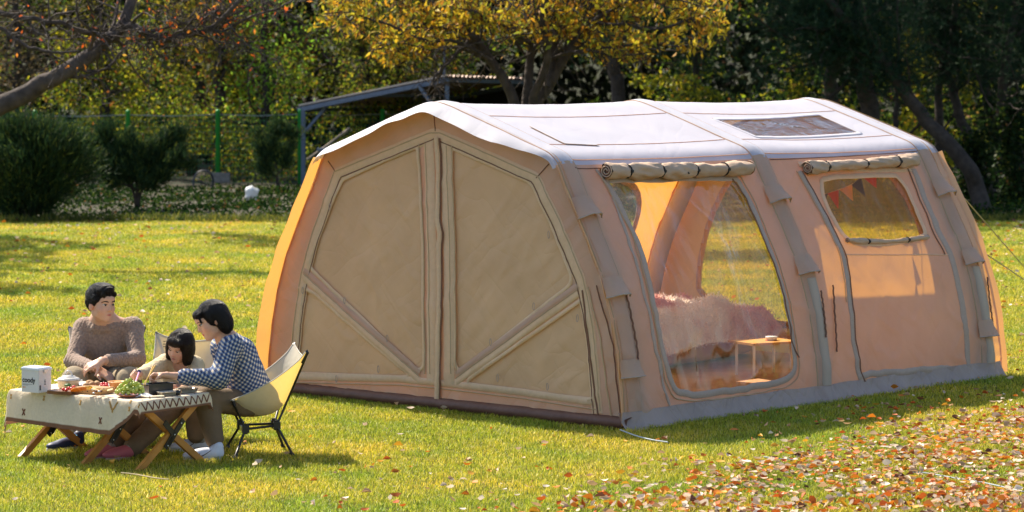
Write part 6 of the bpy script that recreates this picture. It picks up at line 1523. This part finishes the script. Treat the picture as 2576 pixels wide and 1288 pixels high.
S.ell(at(454, 945, 18.55), (.125, .095, .12), None, .05).ell(at(455, 985, 18.62), (.13, .11, .10), None, .05)
for a, b, c in ((sh1, el1, wr1), (sh2, el2, wr2)): S.cap(nb + A([0, 0, -.03]), a, .04, .052, .03).cap(a, b, .055, .050, .025).cap(b, b + (c - b) * .80, .050, .036, .02)
for k in range(8): an = k * math.pi / 4; S.cap(nb + A([.038 * math.cos(an), .034 * math.sin(an) - .01, .030]), nb + A([.046 * math.cos(an), .040 * math.sin(an) - .01, .0]), .016, .018, .012)
sdf_obj('sweater', S, crm, kid, ko, None, folds(.008, 14, 4))
kn1, kn2 = at(398, 1000, 18.15), at(462, 1000, 18.10); a1, a2 = at(284, 1122, 17.80), at(335, 1124, 17.72)
trousers(kid, ko, at(455, 990, 18.6), [(at(440, 992, 18.55), kn1, a1), (at(475, 992, 18.55), kn2, a2)], khaki2, (.070, .060, .058, .066), amp=.009, seed=6)
sock = mat('grey_sock', (.35, .32, .28), .9, bump=(60, .4)); pink = mat('pink_clog', (.50, .12, .14), .55); pinks = mat('pink_sole', (.55, .33, .33), .6)
for (h0, t0, an) in ((gnd(288, 1152), A([-.86, -.40, 0]), a1), (gnd(333, 1154), A([-.90, -.42, 0]), a2)):
    o, P, L_ = shoe('clog', kid, ko, h0, h0 + t0 / np.linalg.norm(t0) * .165, pink, pinks, 1, True)
    S = Sdf(np.minimum(h0, an) - .08, np.maximum(h0, an) + .08, .006); S.cap(an, P(0, .03, .06), .034, .032, .01); sdf_obj('sock', S, sock, kid, ko)
    MB().lathe(P(.040, .06, .042) - ko, [(.001, 0), (.007, 0), (.001, .003)], 8, frame((0, 0, 1), (0, -1, 0))).obj('stud', black_cord, o)

# ---------------------------------------------------------------- the woman
w0 = gnd(620, 200 + CAMH / 17.92 * FPX); wom = empty('person', tuple(w0), 0, 'woman with black bob in a blue checked shirt, leaning over the table with chopsticks', 'person'); wo = A(wom.location)
hc = at(531, 806, 17.86); ws = 1.0
S = Sdf(A([-2.40, 17.25, .22]), A([-1.35, 18.3, 1.06]), .0055)
nb = at(572, 856, 17.92)
M, L, colf = head(S, hc, A([-.82, -.36, -.42]), (-.38, 0, 1), ws, nb, .043, fem=True)
pel = at(637, 992, 17.95); chest = at(598, 900, 17.92)
shN, shF = at(583, 872, 17.74), at(560, 872, 18.10); elN = at(548, 950, 17.60); wrN = at(420, 945, 17.50); elF = at(575, 985, 18.12); wrF = at(528, 982, 17.78)
S.cap(nb, chest, .07, .09, .05).cap(chest, pel, .09, .10, .05)
for a, b, c in ((shN, elN, wrN), (shF, elF, wrF)): S.cap(nb, a, .04, .042, .03).cap(a, b, .040, .034, .02).cap(b, c, .035, .0225, .015)
hand(S, wrN, (-1, -.08, .02), (.05, -.5, -.85), 1, .96, (.85, .95, 1.0, 1.05), .75)
hand(S, wrF, (-.8, -.25, -.1), (.1, .2, -1), 1, .92, (.6, .6, .65, .7), .3)
S.cap(pel, at(528, 1002, 17.80), .06, .05, .02)
sdf_obj('body', S, skin_m, wom, wo, colf); face_bits(wom, wo, L, M, ws, .6, True)
S = Sdf(hc - .20, hc + .18, .005)
h_ = lambda p, r, k=.02, sub=False: S.ell(L(*p), A(r) * ws, M, k, sub)
h_((0, -.026, .040), (.083, .103, .087)); h_((0, -.080, -.030), (.076, .050, .092), .03)
for s in (-1, 1): h_((s * .070, -.050, -.035), (.022, .048, .088), .02); h_((s * .068, .008, .018), (.016, .034, .052), .02)
h_((0, .062, .066), (.060, .034, .034), .015); h_((0, .112, -.055), (.072, .088, .090), .010, True)
for k in range(9): h_((-.048 + k * .012, .086 - abs(k - 4) * .003, .040), (.0060, .006, .028), .004)
hair_obj(S, hair_m, wom, wo, lambda V: .0025 * n3(V, 30, 3) + .0012 * n3(V, 120, 5), 1, 850, .085, lambda x: M @ A([((x - hc) @ M)[0] * 6, .25, -1]), 3)
def plaid():
    m = bpy.data.materials.new('checked_shirt'); m.use_nodes = True; nt = m.node_tree; N = nt.nodes; L_ = nt.links; b = N['Principled BSDF']; b.inputs['Roughness'].default_value = .85; b.inputs['Specular IOR Level'].default_value = .2
    tc = N.new('ShaderNodeTexCoord'); ns = N.new('ShaderNodeTexNoise'); ns.inputs['Scale'].default_value = 5; L_.new(tc.outputs['Object'], ns.inputs[0])
    vm = N.new('ShaderNodeVectorMath'); vm.operation = 'SCALE'; vm.inputs['Scale'].default_value = .06; L_.new(ns.outputs['Color'], vm.inputs[0])
    va = N.new('ShaderNodeVectorMath'); va.operation = 'ADD'; L_.new(tc.outputs['Object'], va.inputs[0]); L_.new(vm.outputs[0], va.inputs[1]); outs = []
    for dv in ((.80, .35, -.48), (.50, .0, .86)):
        dt = N.new('ShaderNodeVectorMath'); dt.operation = 'DOT_PRODUCT'; dt.inputs[1].default_value = dv; L_.new(va.outputs[0], dt.inputs[0])
        mu = N.new('ShaderNodeMath'); mu.operation = 'MULTIPLY'; mu.inputs[1].default_value = 1 / .023; L_.new(dt.outputs['Value'], mu.inputs[0])
        fr_ = N.new('ShaderNodeMath'); fr_.operation = 'FRACT'; L_.new(mu.outputs[0], fr_.inputs[0]); gt = N.new('ShaderNodeMath'); gt.operation = 'GREATER_THAN'; gt.inputs[1].default_value = .45; L_.new(fr_.outputs[0], gt.inputs[0]); outs.append(gt.outputs[0])
    ad = N.new('ShaderNodeMath'); ad.operation = 'ADD'; L_.new(outs[0], ad.inputs[0]); L_.new(outs[1], ad.inputs[1]); hv = N.new('ShaderNodeMath'); hv.operation = 'MULTIPLY'; hv.inputs[1].default_value = .5; L_.new(ad.outputs[0], hv.inputs[0])
    cr = N.new('ShaderNodeValToRGB'); cr.color_ramp.interpolation = 'CONSTANT'; e = cr.color_ramp.elements; e[0].color = (.62, .52, .38, 1); e[1].position = .75; e[1].color = (.03, .048, .105, 1)
    x = e.new(.25); x.color = (.13, .17, .27, 1); L_.new(hv.outputs[0], cr.inputs[0]); L_.new(cr.outputs[0], b.inputs['Base Color']); return m
pm = plaid()
S = Sdf(A([-2.15, 17.30, .25]), A([-1.28, 18.35, .92]), .008)
S.ell(chest, (.115, .155, .135), frame((0, 1, 0), (.35, 0, 1)), .05).ell((chest + pel) / 2, (.125, .155, .15), None, .06).ell(pel + A([0, 0, .02]), (.135, .165, .105), None, .05)
S.cap(nb, chest, .065, .10, .04)
for a, b, c in ((shN, elN, wrN), (shF, elF, wrF)): S.cap(nb + A([.02, 0, -.02]), a, .055, .065, .04).cap(a, b, .072, .066, .035)
S.cap(elN, elN + (wrN - elN) * .62, .062, .050, .025).cap(elF, elF + (wrF - elF) * .5, .05, .045, .02)
S.cap(elN + (wrN - elN) * .58, elN + (wrN - elN) * .66, .052, .052, .006)
for k in range(8): an = k * math.pi / 4; S.cap(nb + A([.045 * math.cos(an), .045 * math.sin(an), .014]), nb + A([.052 * math.cos(an) + .02, .05 * math.sin(an), -.015]), .014, .018, .012)
sdf_obj('shirt', S, pm, wom, wo, None, folds(.011, 9, 9))
knN, knF = at(516, 1003, 17.66), at(498, 1000, 17.98); aN, aF = at(540, 1104, 17.66), at(492, 1092, 17.98)
trousers(wom, wo, pel + A([0, 0, -.03]), [(pel + A([-.05, -.085, -.045]), knN, aN), (pel + A([-.05, .085, -.045]), knF, aF)], khaki2, (.085, .070, .068, .060), amp=.010, seed=11)
swh = mat('sneaker_white', (.66, .66, .72), .5, noise=(40, .06)); swm = mat('sneaker_sole', (.72, .72, .74), .5)
for (h0, t0, an) in ((gnd(560, 1157), A([-.97, -.16, 0]), aN), (gnd(523, 1134), A([-.97, -.16, 0]), aF)):
    o, P, L_ = shoe('sneaker', wom, wo, h0, h0 + t0 / np.linalg.norm(t0) * .235, swh, swm)
    S = Sdf(np.minimum(h0, an) - .08, np.maximum(h0, an) + .08, .006); S.cap(an, P(0, .03, .07), .036, .034, .01); sdf_obj('sock', S, sock, wom, wo)
    # dark tick mark on the side turned to the lens
    sd = 1 if P(.05, 0, 0)[1] < P(-.05, 0, 0)[1] else -1
    tk = [P(sd * .0540, y, z) - wo for y, z in ((.075, .070), (.110, .046), (.135, .034), (.146, .034), (.150, .042), (.145, .052))]
    q = spline(tk, 20); MB().tube(q, np.interp(np.linspace(0, 1, len(q)), [0, .55, .75, 1], [.0015, .005, .0065, .0015]), 6).obj('tick_mark', ink, o)
    for k in range(4): MB().tube([P(-.022, .10 + k * .018, .072 - k * .006) - wo, P(0, .10 + k * .018, .080 - k * .006) - wo, P(.022, .10 + k * .018, .072 - k * .006) - wo], .003, 5).obj('lace', solew, o)
belt = MB().tube([pel + A([-.13, -.12, -.02]) - wo, pel + A([-.10, -.165, .03]) - wo], .012, 6).obj('belt', black_cord, wom)

# held things
chop = mat('chopstick_yellow', (.72, .42, .06), .4)
hnd = at(386, 947, 17.44)
for k in range(2):
    a_, b_ = at(391 - k * 6, 919 + k, 17.47), at(361 + k * 4, 968, 17.36)
    tag(MB().tube([a_, (a_ + b_) / 2, b_], A([.0042, .0036, .0024]), 7).obj('chopstick', chop), ['yellow chopstick in the woman\'s hand, nearer the child', 'yellow chopstick in the woman\'s hand, slightly behind the other'][k], 'chopstick', 'chopsticks held by the woman')
fk = empty('fork', (0, 0, 0), 0, 'pink-handled fork held by the child over the grapes', 'fork')
a_, b_, c_ = at(350, 936, 17.80), at(341, 962, 17.60), at(337, 990, 17.50)
MB().tube([a_, b_], .0062, 7).obj('handle', mat('pink_plastic', (.75, .28, .42), .4), fk); MB().tube([b_, c_], .0032, 6).obj('shaft', MATS['silver'], fk)
for d_ in (-.007, 0, .007): MB().tube([c_ + A([0, 0, .006]), c_ + A([d_, 0, -.01]), c_ + A([d_, 0, -.03])], .0016, 5).obj('tine', MATS['silver'], fk)
MB().tube([a_ + A([-.004, 0, -.002]), a_ + A([.005, 0, .012])], .011, 8).obj('end_cap', navy, fk)
